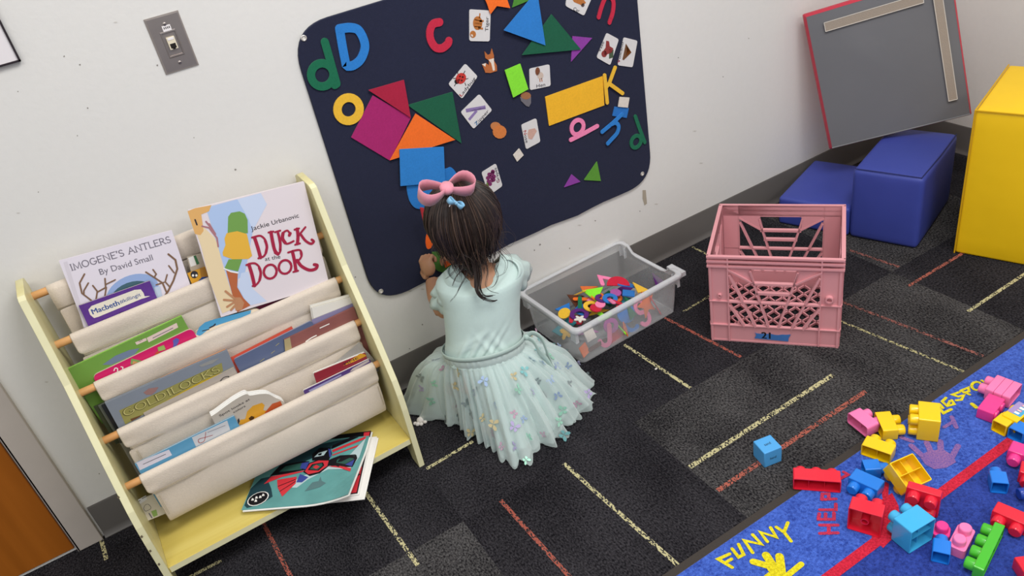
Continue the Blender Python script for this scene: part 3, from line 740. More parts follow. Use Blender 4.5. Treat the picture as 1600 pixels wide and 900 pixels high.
# ------------------------------------------------------------------ the child at the board
from mathutils import noise as mnoise
m_skin = mat('skin', '#b98a6c', rough=.5, spec=.35, var=(40, .03), sss=.12)
m_dress = mat('aqua_jersey', '#c0d4cf', rough=.8, spec=.15, sheen=.25, var=(200, .02), bump=(500, .08))
m_satin = mat('aqua_satin', '#a9bdb6', rough=.4, spec=.4, sheen=.2)
m_hair = mat('dark_hair', '#2b211e', rough=.42, spec=.5, var=(120, .25))
m_hair2 = mat('brown_hair', '#4a3930', rough=.42, spec=.5)
kid = empty('person', 'child in a pale aqua dress kneeling with back turned at the felt board', 'person', (.62, -.27, 0))
FWD = V((.42, .907, 0)).normalized(); SID = V((.907, -.42, 0)).normalized()       # facing, and her right
UPZ = V((0, 0, 1))
def fuse(mb, name, parent, m, voxel, smooth_it=4):
    """one continuous surface from overlapping solids"""
    t = mb.build('tmp', M=Matrix()); md = t.modifiers.new('r', 'REMESH'); md.mode = 'VOXEL'; md.voxel_size = voxel; md.use_smooth_shade = True
    dg = bpy.context.evaluated_depsgraph_get(); me = bpy.data.meshes.new_from_object(t.evaluated_get(dg))
    old = t.data; bpy.data.objects.remove(t); bpy.data.meshes.remove(old)
    me.name = name; bm = bmesh.new(); bm.from_mesh(me)
    for _ in range(smooth_it): bmesh.ops.smooth_vert(bm, verts=bm.verts, factor=.5, use_axis_x=True, use_axis_y=True, use_axis_z=True)
    bmesh.ops.transform(bm, matrix=OM[parent].inverted(), verts=bm.verts)
    bm.to_mesh(me); bm.free(); me.shade_smooth(); me.materials.clear(); me.materials.append(m)
    for p in me.polygons: p.material_index = 0
    o = bpy.data.objects.new(name, me); COL.objects.link(o); o.parent = parent; OM[o] = OM[parent]; return o
WA, SHC, HD = V((.606, -.272, .218)), V((.647, -.258, .415)), V((.647, -.232, .545))   # waist, shoulder line, head centre
HT = Matrix.Translation(HD) @ Matrix(((SID.x, FWD.x, 0, 0), (SID.y, FWD.y, 0, 0), (0, 0, 1, 0), (0, 0, 0, 1))) @ Matrix.Rotation(radians(-8), 4, 'X') @ Matrix.Diagonal((.93, .93, .95, 1))
LS, RS = SHC-SID*.074+V((0, 0, -.016)), SHC+SID*.074+V((0, 0, -.020))
LE, LW, LH = onY(694, 487, -.165), onY(675, 437, -.085), onY(664, 405, -.060)
RE, RW, RH_ = V((.742, -.175, .30)), V((.675, -.085, .345)), V((.655, -.058, .372))
def ering(c, rx, ry, n=20, tilt=None):
    return [c+SID*(rx*cos(2*pi*k/n))+FWD*(ry*sin(2*pi*k/n)) for k in range(n)]
bd = MB()
tor = [(0, .100, .082), (.10, .098, .078), (.30, .090, .066), (.55, .092, .068), (.78, .090, .062), (.92, .076, .050), (1.02, .052, .040), (1.06, .03, .03)]
bd.loft([ering(WA+(SHC-WA)*t+V((0, 0, 0)), a*.94, c*.94) for t, a, c in [(-.45, .09, .085)]+tor], m_skin)
bd.ball(WA-V((0, 0, .09)), (.098, .095, .075), m_skin, 18, 12)
bd.tube([SHC-V((0, 0, .03)), SHC+V((0, .004, .02)), HD-V((0, -.004, .06))], [.036, .030, .032], m_skin, 14)
def limb(pts, rr): bd.tube(smooth_line(pts, 5), [v for v in interp(rr, (len(pts)-1)*5+1)], m_skin, 14)
def interp(vals, n):
    out = []
    for i in range(n):
        t = i/(n-1)*(len(vals)-1); k = min(int(t), len(vals)-2); out.append(vals[k]*(1-t+k)+vals[k+1]*(t-k))
    return out
limb([SHC-SID*.05, LS, (LS+LE)/2, LE], [.024, .026, .025, .024]); limb([LE, (LE+LW)/2+V((-.004, 0, .002)), LW], [.0245, .0255, .0175])
limb([SHC+SID*.05, RS, (RS+RE)/2, RE], [.024, .026, .025, .024]); limb([RE, (RE+RW)/2, RW], [.0245, .024, .0175])
for sg, kn, ft in ((-1, V((.505, -.115, .055)), V((.545, -.315, .028))), (1, V((.712, -.135, .050)), V((.665, -.345, .028)))):
    hip = WA+SID*(.05*sg)-V((0, 0, .115))
    limb([hip, (hip+kn)/2+V((0, 0, .012)), kn], [.058, .052, .040]); limb([kn-V((0, 0, .012)), (kn+ft)/2+V((0, -.01, 0)), ft], [.036, .036, .024])
    d = V((.02*sg, -.10, 0)).normalized(); limb([ft, ft+d*.03, ft+d*.06], [.022, .022, .014])
# head: skull, cheeks, chin, nose, lips, ears
def hp(x, y, z): return HT @ V((x, y, z))
Hm = HT
bd.ball((0, -.008, .012), (.074, .088, .090), m_skin, 22, 14, Hm); bd.ball((0, .022, -.045), (.058, .058, .052), m_skin, 18, 12, Hm)
bd.ball((0, .052, -.078), (.024, .022, .018), m_skin, 12, 8, Hm); bd.ball((0, .088, -.030), (.010, .012, .010), m_skin, 10, 8, Hm); bd.ball((0, .080, -.012), (.006, .010, .018), m_skin, 10, 8, Hm)
for sg in (-1, 1):
    bd.ball((.034*sg, .055, -.035), (.024, .022, .022), m_skin, 12, 8, Hm); bd.ball((.076*sg, -.006, -.012), (.008, .016, .024), m_skin, 10, 8, Hm)
def handmesh(W, H, palm_n, spread, curl):
    """palm from wrist W to knuckles H, palm_n points out of the palm; four curled fingers and a thumb"""
    f = (H-W).normalized(); n = (palm_n-f*palm_n.dot(f)).normalized(); s = f.cross(n)*spread
    bd.ball(W+(H-W)*.62, 1, m_skin, 14, 9, Matrix.Translation(W+(H-W)*.62) @ Matrix(((s.x, f.x, n.x, 0), (s.y, f.y, n.y, 0), (s.z, f.z, n.z, 0), (0, 0, 0, 1))) @ Matrix.Diagonal((.025, .026, .0135, 1)) @ Matrix.Translation(-(W+(H-W)*.62)))
    for i, (ln, off) in enumerate(((.030, .0175), (.033, .006), (.031, -.0055), (.025, -.0165))):
        k0 = W+f*((H-W).length*.95)+s*off; a = radians(curl[0]+4*i); b_ = radians(curl[1]+6*i)
        k1 = k0+(f*cos(a)+n*sin(a))*ln*.55; k2 = k1+(f*cos(b_)+n*sin(b_))*ln*.45; k3 = k2+(f*cos(b_+.7)+n*sin(b_+.7))*ln*.35
        bd.tube([k0-f*.008, k0, k1, k2, k3], [.0066, .0068, .0062, .0058, .0048], m_skin, 10); bd.ball(k3, .0048, m_skin, 8, 6)
    t0 = W+f*.012+s*.020; t1 = t0+s*.011+f*.012+n*.006; t2 = t1+f*.012-s*.004+n*.010; t3 = t2+f*.008-s*.008+n*.004
    bd.tube([t0-s*.008, t0, t1, t2, t3], [.009, .0088, .0076, .0068, .0054], m_skin, 10); bd.ball(t3, .0054, m_skin, 8, 6)
handmesh(LW, LH, V((.8, .55, .1)), 1, (50, 120))
handmesh(RW, RH_, V((-.7, .7, .0)), -1, (25, 70))
body = fuse(bd, 'body', kid, m_skin, .0030, 3)
m_eye = mat('eye_white', '#e8e4de', rough=.2); m_iris = mat('eye_dark', '#20150f', rough=.15); m_lip = mat('lips', '#a55a50', rough=.4)
for sg in (-1, 1):
    b = MB(); b.ball((.030*sg, .0745, -.004), (.013, .008, .008), m_eye, 14, 9, Hm); b.ball((.030*sg, .0805, -.004), (.0062, .003, .0066), m_iris, 12, 8, Hm); b.build('eye', kid, smooth=60)
b = MB(); b.tube([hp(-.018, .074, -.056), hp(-.006, .083, -.053), hp(.006, .083, -.053), hp(.018, .074, -.056)], [.0025, .0045, .0045, .0025], m_lip, 8); b.tube([hp(-.016, .074, -.058), hp(0, .083, -.062), hp(.016, .074, -.058)], [.0025, .005, .0025], m_lip, 8); b.build('mouth', kid, smooth=60)

# bodice: snug jersey with folds pulled in at the waist, scooped neck
n = 220; rows = []
prof_b = [(-.06, .1020, .0855), (.0, .1000, .0830), (.08, .0975, .0800), (.18, .0950, .0760), (.30, .0945, .0735), (.42, .0950, .0730), (.55, .0965, .0735), (.68, .0990, .0730), (.78, .1040, .0720), (.86, .1090, .0700), (.92, .1115, .0660), (.98, .1060, .060), (1.03, .090, .053), (1.08, .068, .0465), (1.10, .056, .043)]
def _pb(t):
    for (t0, a0, c0), (t1, a1, c1) in zip(prof_b, prof_b[1:]):
        if t0 <= t <= t1: u = (t-t0)/(t1-t0); return a0+(a1-a0)*u, c0+(c1-c0)*u
for i_ in range(53):
    t = -.06+1.16*i_/52; a, c = _pb(min(t, 1.0999))
    row = []
    for k in range(n):
        th = 2*pi*k/n; back = -sin(th); lat = cos(th)
        q = WA+(SHC-WA)*t+SID*(a*cos(th))+FWD*(c*sin(th))
        if t > .9: q += V((0, 0, -.022*max(0, back)**2*(t-.9)/.115)) + V((0, 0, .010*abs(lat)**2*(t-.9)/.115)) + V((0, 0, -.02*max(0, -back)*(t-.9)/.115))
        o = (q-(WA+(SHC-WA)*t)).normalized(); w = 0
        if back > -.3:
            ramp = exp(-((t-.10)/.22)**2)
            for i, (l0, sl, am) in enumerate(((-.72, .9, .006), (-.52, 1.3, .005), (-.30, 1.6, .0045), (-.08, 1.7, .003), (.35, -1.5, .003), (.6, -1.2, .003))):
                u_ = lat-(l0+sl*t); w += am*(exp(-(u_/.07)**2)-.6*exp(-((u_-.15)/.09)**2))*ramp
            w += .003*exp(-((t-.38-.25*lat)/.04)**2)*exp(-((lat+.3)/.35)**2)+.0025*exp(-((t-.30-.2*lat)/.03)**2)*exp(-((lat+.45)/.3)**2)
        row.append(q+o*w*1.1)
    rows.append(row)
b = MB(); b.loft(rows, m_dress, True, False)
o = b.build('bodice', kid, smooth=80); md = o.modifiers.new('thickness', 'SOLIDIFY'); md.thickness = .0018; md.offset = 1
ss = o.modifiers.new('soft', 'SUBSURF'); ss.levels = 1; ss.render_levels = 1
b = MB(); b.tube(rows[-1]+[rows[-1][0]], .0022, m_dress, 6, caps=False); b.build('neckline', o, smooth=60)
# flutter sleeves, two tiers of ruffle each
def sleeve(S0, dr, out, tiers, seed):
    rr = random.Random(seed); b = MB(); dr = V(dr).normalized(); a = (V(out)-dr*V(out).dot(dr)).normalized(); c = dr.cross(a); N_ = 60
    for ln, r0, r1, ruff, off in tiers:
        rows = []; ph = rr.uniform(0, 6)
        for i in range(9):
            t = i/8; row = []
            for k in range(N_):
                th = 2*pi*k/N_
                r = r0+(r1-r0)*t**.75+ruff*t*t*(sin(5*th+ph)+.5*sin(9*th+2*ph)); 
                l_ = ln*(t)*(1+.12*cos(th)); up = .5+.5*cos(th)
                row.append(S0+dr*(off+l_)+a*(r*cos(th))*(1.0)+c*(r*sin(th)))
            rows.append(row)
        b.loft(rows, m_dress, True, False)
    o = b.build('flutter_sleeve', kid, smooth=80); md = o.modifiers.new('thickness', 'SOLIDIFY'); md.thickness = .0014
    return o
ld = (LE-LS).normalized(); rd = (RE-RS).normalized()
sleeve(LS-ld*.040+SID*.012, ld+V((-.12, 0, 0)), -SID+V((0, 0, .3)), [(.082, .029, .046, .004, 0), (.110, .027, .043, .004, .004)], 3)
sleeve(RS-rd*.040-SID*.014, rd+V((.30, -.05, 0)), SID+V((0, 0, .3)), [(.074, .029, .048, .004, 0), (.097, .027, .045, .004, .004)], 4)

# skirt: opaque lining under a gathered sheer net layer printed with foil butterflies
HEM = [(.440, -.045), (.402, -.110), (.416, -.160), (.458, -.225), (.490, -.285), (.506, -.375), (.520, -.470), (.548, -.500), (.585, -.492), (.618, -.478), (.650, -.492), (.700, -.470), (.735, -.458), (.770, -.446), (.812, -.424), (.838, -.392), (.852, -.348), (.850, -.302), (.838, -.235), (.820, -.165), (.790, -.115), (.74, -.06), (.66, -.035), (.56, -.03), (.49, -.035)]
HC = V((.625, -.27))
hem = smooth_line([V((*p, 0)) for p in HEM+[HEM[0]]], 8)[:-1]
hang = sorted([(atan2(p.y-HC.y, p.x-HC.x), (p.xy-HC).length) for p in hem])
def hemr(a):
    a = (a+pi) % (2*pi)-pi
    for i in range(len(hang)):
        a0, r0 = hang[i-1] if i else (hang[-1][0]-2*pi, hang[-1][1]); a1, r1 = hang[i]
        if a0 <= a <= a1: return r0+(r1-r0)*(a-a0)/max(a1-a0, 1e-6)
    a0, r0 = hang[-1]; a1, r1 = hang[0][0]+2*pi, hang[0][1]
    return r0+(r1-r0)*(a-a0)/max(a1-a0, 1e-6)
rs = random.Random(11)
folds = []
a_ = 0
while a_ < 2*pi: 
    folds.append((a_, rs.uniform(.7, 1.3))); a_ += rs.uniform(.13, .24)
nf = len(folds)
def fold(a, sharp=1):
    a %= 2*pi
    for i in range(nf):
        a0 = folds[i][0]; a1 = folds[i+1][0] if i+1 < nf else 2*pi
        if a0 <= a < a1:
            u = (a-a0)/(a1-a0); return (sin(pi*u)**.8)*2-1, folds[i][1]
    return 0, 1
SEAM = WA-V((0, 0, .022))
def wtilt(d): return V((0, 0, -.020*d.dot(FWD)))
def skirt_pt(a, t, layer):
    """a = direction round the waist, t = 0 at the seam .. 1 at the hem"""
    d = V((cos(a), sin(a), 0)); w0 = SEAM+SID*(.1025*d.dot(SID))+FWD*(.086*d.dot(FWD))
    sw = .55*sin(t*pi*.5)*0
    R_ = hemr(a)*(.86, 1.0, .96)[layer]
    h1 = V((HC.x+R_*cos(a), HC.y+R_*sin(a), 0))
    k = t**.92; xy = w0.xy*(1-k)+h1.xy*k
    sz = SEAM.z-.020*d.dot(FWD)*(1-t)
    if R_ > .2: z = sz*(1-t)**.95+.018*sin(pi*t)
    else: z = sz*(1-t**1.25)
    bul = sin(pi*min(t, 1))**1.3
    z += .030*bul*max(0, d.dot(V((-.85, .5, 0))))+.016*bul*max(0, d.dot(V((.9, .3, 0))))
    f, am = fold(a+.10*t*sin(3*a)); f2, _ = fold(a*2.03+1.1)
    ca, sa = cos(a), sin(a); lo = 4.0+7*layer
    nb = mnoise.noise(V((ca*3.3, sa*3.3, .8*t+lo)))+.5*mnoise.noise(V((ca*7.5, sa*7.5, 1.1*t+lo)))
    nf_ = mnoise.noise(V((ca*15, sa*15, .7*t+lo)))
    nrm = V((d.x, d.y, .8)).normalized()
    up_ = 1-t
    p = V((xy.x, xy.y, max(z, .0)))+nrm*((.0032*f*am+.0022*f2)*up_**.8*min(1, .35+3*t)+.0035*f*am*t+(.020*nb+.011*nf_)*sin(pi*min(t*.95+.0, 1))**.7*min(1, t*1.8))
    p -= nrm*(.008, 0, .004)[layer]
    fl_ = .5+.5*mnoise.noise(V((ca*9, sa*9, lo+3)))
    p += d*((.020*mnoise.noise(V((ca*11, sa*11, lo)))+.008*f*am)*t**3 if layer else 0)
    p.z = max(p.z, .004)+(.004+.020*max(0, mnoise.noise(V((ca*12, sa*12, lo+9)))))*t**6
    if p.y > -.024: p.y = -.024-(.002 if layer else .006)
    return p
def sheer(name, col, dens):
    m = mat(name, col, rough=.7, spec=.2, sheen=.4); nt = m.node_tree; N = nt.nodes; L = nt.links; bs = N['Principled BSDF']
    lw = N.new('ShaderNodeLayerWeight'); lw.inputs[0].default_value = .35
    mr = N.new('ShaderNodeMapRange'); mr.inputs[3].default_value = dens; mr.inputs[4].default_value = min(1, dens+.5); L.new(lw.outputs['Facing'], mr.inputs[0]); L.new(mr.outputs[0], bs.inputs['Alpha'])
    return m
m_net = sheer('aqua_net', '#d9e9e6', .36); m_lin = mat('aqua_lining', '#b9d2cd', rough=.75, sheen=.2)
NA, NT = 300, 26
for layer in (0, 2, 1):
    rows = [[skirt_pt(2*pi*k/NA, (i/NT), layer) for k in range(NA)] for i in range(NT+1)]
    b = MB(); b.loft(rows, m_net if layer else m_lin, True, False)
    if layer == 1:
        foil = [mat('foil_'+nm, c, rough=.3, metal=.35, spec=.6) for nm, c in (('gold', '#d8c79a'), ('pink', '#d3adc2'), ('mint', '#a5dcc4'), ('blue', '#a3b9da'), ('lilac', '#c2b3de'), ('silver', '#8f9a9c'), ('teal', '#86c4c6'))]
        rf = random.Random(21); spots = []
        tries = 0
        while len(spots) < 62 and tries < 4000:
            tries += 1; a = rf.uniform(pi*.80, pi*2.15); t = rf.uniform(.14, .96)
            c = skirt_pt(a, t, 1)
            if all((c-q).length > .030 for q in spots): spots.append(c); 
            else: continue
            rot = rf.uniform(0, 2*pi); sc = rf.uniform(1.0, 1.6); mm = rf.choice(foil)
            da = .012; dt = .03
            eu = (skirt_pt(a+da, t, 1)-skirt_pt(a-da, t, 1)); ev = (skirt_pt(a, min(t+dt, 1), 1)-skirt_pt(a, t-dt, 1)); nn_ = eu.cross(ev).normalized()
            if nn_.z < 0: nn_ = -nn_
            ev.normalize(); eu = nn_.cross(ev)
            def bp_(x, y): 
                X = (x*cos(rot)-y*sin(rot))*sc; Y = (x*sin(rot)+y*cos(rot))*sc
                return c+eu*X+ev*Y+nn_*(.0022+.10*abs(x)*.3)
            for sx in (1, -1):
                b.face([bp_(sx*x, y) for x, y in ((.0004, .001), (.004, .0075), (.0085, .0085), (.0095, .005), (.006, .001))], mm)
                b.face([bp_(sx*x, y) for x, y in ((.0004, .0), (.006, -.0005), (.0065, -.004), (.004, -.0075), (.0015, -.005))], mm)
    o = b.build(('skirt_lining', 'net_skirt', 'net_underlayer')[layer], kid, smooth=80)
# gathered waistband, sash and its bow tails
b = MB(); rows = []
for i, (dz, gr) in enumerate(((.006, 1.0), (-.002, 1.03), (-.012, 1.035), (-.022, 1.02), (-.026, 1.0))):
    rows.append([WA+V((0, 0, dz))+(SID*(.1035*cos(2*pi*k/120))+FWD*(.087*sin(2*pi*k/120)))*(gr*(1+.010*sin(k*2.1)+.008*sin(k*3.7)))+V((0, 0, -.020*sin(2*pi*k/120))) for k in range(120)])
b.loft(rows, mat('pale_waistband', '#c4d4cf', rough=.5, sheen=.2), True, False); b.build('gathered_waistband', kid, smooth=80)
b = MB(); rows = []
for dz, gr in ((.012, 1.055), (.005, 1.065), (-.001, 1.06)):
    rows.append([WA+V((0, 0, dz+.005*cos(2*pi*k/100)*0))+(SID*(.102*cos(2*pi*k/100))+FWD*(.086*sin(2*pi*k/100)))*gr+V((0, 0, -.020*sin(2*pi*k/100))) for k in range(100)])
b.loft(rows, m_satin, True, False)
def strap(path, w, m, mb, up=V((0, 0, 1))):
    P = smooth_line(path, 6); rows = []
    for i, p in enumerate(P):
        t = (P[min(i+1, len(P)-1)]-P[max(i-1, 0)]).normalized(); s = up-t*up.dot(t); s = s.normalized() if s.length > 1e-4 else t.orthogonal().normalized()
        rows.append([p+s*w/2, p+s*w*.17+t.cross(s)*w*.06, p-s*w*.17+t.cross(s)*w*.06, p-s*w/2])
    mb.loft(rows, m, False, False)
k0 = WA+SID*.112-FWD*.010+V((0, 0, .004))
strap([k0, k0+SID*.018-FWD*.004+V((0, 0, .012)), k0+SID*.036-FWD*.012+V((0, 0, -.004)), k0+SID*.044-FWD*.024+V((0, 0, -.045)), k0+SID*.048-FWD*.030+V((0, 0, -.080))], .013, m_satin, b)
strap([k0, k0+SID*.016-FWD*.014+V((0, 0, -.008)), k0+SID*.026-FWD*.026+V((0, 0, -.035)), k0+SID*.040-FWD*.030+V((0, 0, -.062)), k0+SID*.052-FWD*.040+V((0, 0, -.09))], .014, m_satin, b)
b.ball(k0, (.008, .008, .009), m_satin, 10, 7)
o = b.build('sash', kid, smooth=80); md = o.modifiers.new('thickness', 'SOLIDIFY'); md.thickness = .0012

# hair: a scalp shell with loose strands combed back from the clip
hb = MB(); NL, NM = 30, 40; rows = []
def scalp(lat, lon, off=0):
    """lat from crown (0) to nape (pi); lon 0 = back"""
    x = sin(lat)*sin(lon); y = -sin(lat)*cos(lon); z = cos(lat)
    s = 1+.02*sin(lon*9+2*lat)+.012*sin(lon*23)
    front = max(0, y)
    rx, ry, rz = .086, .096, .100
    p = V((x*rx*s, y*ry*s-.012, z*rz+.016))
    if front > .25 and z < .35: p *= .86
    if z < -.55: p.x *= 1-.45*(-z-.55)/.45
    return p+V((x, y, z))*off
for i in range(NL+1):
    la = .02+(pi*.90)*i/NL; rows.append([HT @ scalp(la, 2*pi*k/NM) for k in range(NM)])
hb.loft(rows, m_hair, True, True)
rh = random.Random(9)
crown = (.16, .1)
for sidx in range(620):
    lo = rh.gauss(0, 1.05); 
    if abs(lo) > 2.1: lo = rh.uniform(-2, 2)
    off = rh.uniform(.001, .0085); lat0 = rh.uniform(.08, .5); end = rh.uniform(2.0, 2.66); path = []; wob = rh.uniform(-.12, .12); ph = rh.uniform(0, 6)
    for i in range(12):
        t = i/11; la = lat0+(end-lat0)*t; l2 = lo*(.50+.62*sin(min(la, 2.2)/2.2*pi*.5)) if la < 2.2 else lo*(1.12-.55*(la-2.2))
        l2 += wob*t+.03*sin(5*t+ph)
        path.append(scalp(la, l2, off+.004*sin(pi*t)+.003*t))
    e = path[-1]; dr = (e-path[-3]).normalized(); tail = rh.choice((0, .012, .02, .03, .045)) if abs(lo) < 1.4 else rh.choice((0, .01, .02))
    dx_ = rh.uniform(-.0022, .0022)
    for i in range(1, 5):
        if tail: path.append(e+dr*tail*.25*i+V((dx_*i*i*.5+.004*i*lo*.1, -.0012*i, -tail*.18*i)))
    path = [HT @ p for p in path]
    w = rh.uniform(.0008, .0017); rr = [w*(1 if q < len(path)*.7 else max(.15, (len(path)-q)/(len(path)*.3))) for q in range(len(path))]
    hb.tube(path, rr, m_hair if rh.random() < .72 else m_hair2, 4, caps=False)
# locks hanging over the nape and back, and flyaway wisps
def lock(pxs, d0, d1, w, k=1, m=m_hair):
    """a lock of hair through photo points at depth d0..d1 (distance from the wall)"""
    q = [onY(x, y, d0+(d1-d0)*i/(len(pxs)-1)) for i, (x, y) in enumerate(pxs)]
    for j in range(k):
        jit = V((rh.uniform(-1, 1), rh.uniform(-1, .4), rh.uniform(-.5, .5)))*.0042*(k > 1)
        P = smooth_line([p+jit*(1-.3*i/len(q))+V((rh.uniform(-1, 1), 0, rh.uniform(-1, 1)))*.0012 for i, p in enumerate(q)], 6)
        hb.tube(P, [w*max(.2, min(1, 1.25-i/len(P))) for i in range(len(P))], m, 4, caps=False)
D0, D1 = -.325, -.345
lock([(735, 395), (742, 425), (743, 447), (750, 462), (766, 470), (776, 469)], -.315, -.352, .0011, 9)
lock([(745, 395), (750, 430), (749, 450), (756, 462), (772, 461)], -.315, -.352, .0010, 7)
lock([(740, 400), (745, 436), (746, 455), (756, 468)], -.315, -.352, .0012, 9)
lock([(728, 400), (730, 425), (720, 445), (712, 460), (703, 470)], -.30, -.345, .0007, 3)
lock([(722, 395), (722, 418), (712, 432), (706, 446)], -.30, -.335, .0008, 4)
lock([(718, 390), (717, 412), (705, 428), (697, 435)], -.29, -.32, .0007, 3)
lock([(765, 395), (772, 415), (778, 432), (772, 447), (762, 450)], -.31, -.345, .0006, 3)
lock([(772, 385), (784, 398), (792, 410), (788, 425), (776, 433)], -.30, -.335, .0006, 3)
lock([(776, 380), (790, 392), (798, 402), (800, 416)], -.29, -.325, .0005, 3, m_hair2)
lock([(778, 375), (795, 385), (803, 380), (806, 370), (800, 360)], -.27, -.27, .0004, 1, m_hair2)
lock([(780, 365), (792, 362), (801, 366), (806, 376)], -.26, -.26, .0004, 1, m_hair2)
lock([(755, 400), (760, 425), (757, 445), (764, 455), (778, 458)], -.315, -.35, .0006, 3)
for q_ in range(60):
    lo = rh.uniform(-1.9, 1.9); la0 = rh.uniform(1.2, 2.0); pth = [HT @ scalp(la0+.09*i, lo+.02*sin(.5*i+q_), .002+.0016*i*i*.25+.0004*(q_ % 4)) for i in range(8)]
    e = pth[-1]; dx_ = rh.uniform(-.004, .004); pth += [e+V((dx_*i, -.0015*i, -.007*i)) for i in (1, 2, 3)]
    hb.tube(pth, [.0007*(1-.07*i) for i in range(len(pth))], m_hair2 if q_ % 3 else m_hair, 4, caps=False)
hair = hb.build('hair', kid, smooth=80)

# pink ribbon bow and small blue bow clip
def bow(name, c, ax, up, ln, w, m, gap, tails=0):
    ax = V(ax).normalized(); up = V(up); up = (up-ax*up.dot(ax)).normalized(); nn_ = ax.cross(up)
    b = MB()
    for sg in (-1, 1):
        path = []
        for i in range(19):
            a = 2*pi*i/18; r = ln/2; x = r*(1-cos(a)); y = gap*sin(a)*(.35+.65*x/ln)
            path.append((sg*x, y))
        rows = []
        for x, y in path:
            ww = w*(.45+.55*min(1, abs(x)/ln*1.5)); rows.append([c+ax*x+nn_*y+up*ww/2+ax*0, c+ax*x+nn_*y*1.06, c+ax*x+nn_*y-up*ww/2])
        b.loft(rows, m, False, False)
    o = b.build(name, kid, smooth=80); md = o.modifiers.new('thickness', 'SOLIDIFY'); md.thickness = .001
    kb = MB(); kb.lathe([(.002, -w*.26), (gap*.42, -w*.24), (gap*.5, 0), (gap*.42, w*.24), (.002, w*.26)], m, 14, frame(c, ax, nn_)); 
    kb.build('knot', o, smooth=80)
    return o
m_pr = mat('pink_grosgrain', '#dc8fa0', rough=.7, sheen=.3, var=(300, .04)); m_br = mat('pale_blue_ribbon', '#7fb6d8', rough=.5, sheen=.2); m_clip = mat('white_clip', '#e3e3e3', rough=.3)
kc = onY(698, 294, -.285)
bow('hair_bow', kc, onY(740, 284, -.285)-onY(660, 304, -.285), V((.2, -.42, .88)), .068, .036, m_pr, .034)
cc = onY(712, 317, -.315)
bo = bow('bow_clip', cc, onY(728, 322, -.315)-onY(698, 308, -.315), V((.2, -.35, .9)), .022, .012, m_br, .011)
b = MB(); b.tube([onY(x, y, -.317) for x, y in ((709, 317), (704, 318), (702, 323))], [.0022, .002, .001], m_clip, 8); b.build('clip_prong', bo, smooth=60)
# ------------------------------------------------------------------ books in the sling pockets
m_page = mat('page_edge', '#e6e1d6', rough=.8, bump=(600, .2)); m_paper = mat('white_paper', '#e9e7e2', rough=.6)
def gl(name, col, **k): return mat(name, col, rough=k.pop('rough', .32), spec=.4, **k)
def K(x0, y0, s): return lambda *pts: [(x0+x/s, y0+y/s) for x, y in pts]
def lean(y0, z0, s):
    """cover plane: passes y0 at height z0, leaning back s per metre"""
    return Plane((0, y0, z0), (1, 0, 0), (0, s, 1))
def book(name, label, pl, tl, tr, hgt, th, cover, page=None, hard=True, group='picture books in the canvas slings', back=None, spine=.0, corner=0, cth=.0022, rise=.0, pagemat=None):
    """tl, tr: photo points of the cover's top corners on plane pl; hgt down from there, th thickness behind"""
    a, b_ = pl.px(*tl), pl.px(*tr); x = (b_-a); w = x.length; x.normalize(); n = pl.n; d = -(n.cross(x)); 
    if d.z > 0: d = -d
    root = empty(name, label, 'book', a+x*w/2+d*hgt-n*th/2, group=group)
    def B(u, v, h): return a+x*u+d*v+n*h
    def sheet(mb, u0, u1, v0, v1, h0, h1, m, mt=None, r=0):
        pts = [(u0, v0), (u1, v0), (u1, v1), (u0, v1)]
        if r: pts = [(p.x, p.y) for p in rounded(pts, r, 5)]
        mb.prism([B(u, v, h0) for u, v in pts], n*(h1-h0), m, mt)
    c = MB(); ov = .0025 if hard else 0
    sheet(c, 0, w, 0, hgt, -cth, 0, cover, None, corner); sheet(c, 0, w, 0, hgt, -th, -th+cth, back or cover, None, corner)
    if spine and not corner: sheet(c, 0, .0025, 0, hgt, -th+cth, -cth, back or cover)
    p = MB(); sheet(p, .002, w-ov, ov, hgt-ov, -th+cth, -cth, pagemat or m_page, None, max(0, corner-ov))
    if not hard or corner:      # board pages: show the leaf lines
        k = max(2, int((th-2*cth)/.0022))
        for i in range(1, k): sheet(p, .001, w-ov*.4, ov-.0006, hgt-ov, -th+cth+(th-2*cth)*i/k-.0002, -th+cth+(th-2*cth)*i/k+.0002, mat('leaf_gap', '#a9a293', rough=.9), None, max(0, corner-ov))
    po = p.build('pages', root)
    return root, c, B, (x, d, n, w)
DI = mat('ink_dark', '#2c2a30', rough=.5); GI = mat('ink_grey', '#6f6a76', rough=.5)

# --- top pocket
pl = lean(-.0790, .62, .22)
r, c, B, _ = book('picture_book', 'white picture book with brown antlers drawn under its grey title, top pocket', pl, (92, 408), (268.5, 360), .205, .009, gl('lilac_white_cover', '#d9d2dc'), spine=1)
k = K(90, 340, 5)
c.face([pl.px(*q, .0003) for q in k((45, 350), (75, 342), (235, 850), (205, 860))], gl('cover_joint', '#cdc6cf'))
put_text(c, pl, "IMOGENE'S ANTLERS", *k((108, 415), (890, 190)), GI, .0005, 'serif', .12, height=.0135)
put_text(c, pl, 'By David Small', *k((335, 448), (748, 330)), GI, .0005, height=.0135)
wr = gl('picture_blue', '#8fa6d0'); wd = gl('picture_teal', '#3f5f6a')
q = [(395+215*(1+cos(radians(a))), 600-0-150*sin(radians(a))+ (cos(radians(a))*-45)) for a in range(180, -1, -12)]
c.face([pl.px(*t, .0004) for t in k((375, 640), *[(585+205*cos(radians(a)), 590-145*sin(radians(a))-45*cos(radians(a))) for a in range(180, -1, -12)], (830, 640), (600, 700))], wr)
c.face([pl.px(*t, .0006) for t in k((420, 640), *[(580+160*cos(radians(a)), 600-100*sin(radians(a))-35*cos(radians(a))) for a in range(180, -1, -15)], (770, 640), (600, 700))], wd)
c.face([pl.px(*t, .0008) for t in k((755, 545), (800, 535), (825, 640), (770, 655))], gl('picture_pale', '#b9c6d8'))
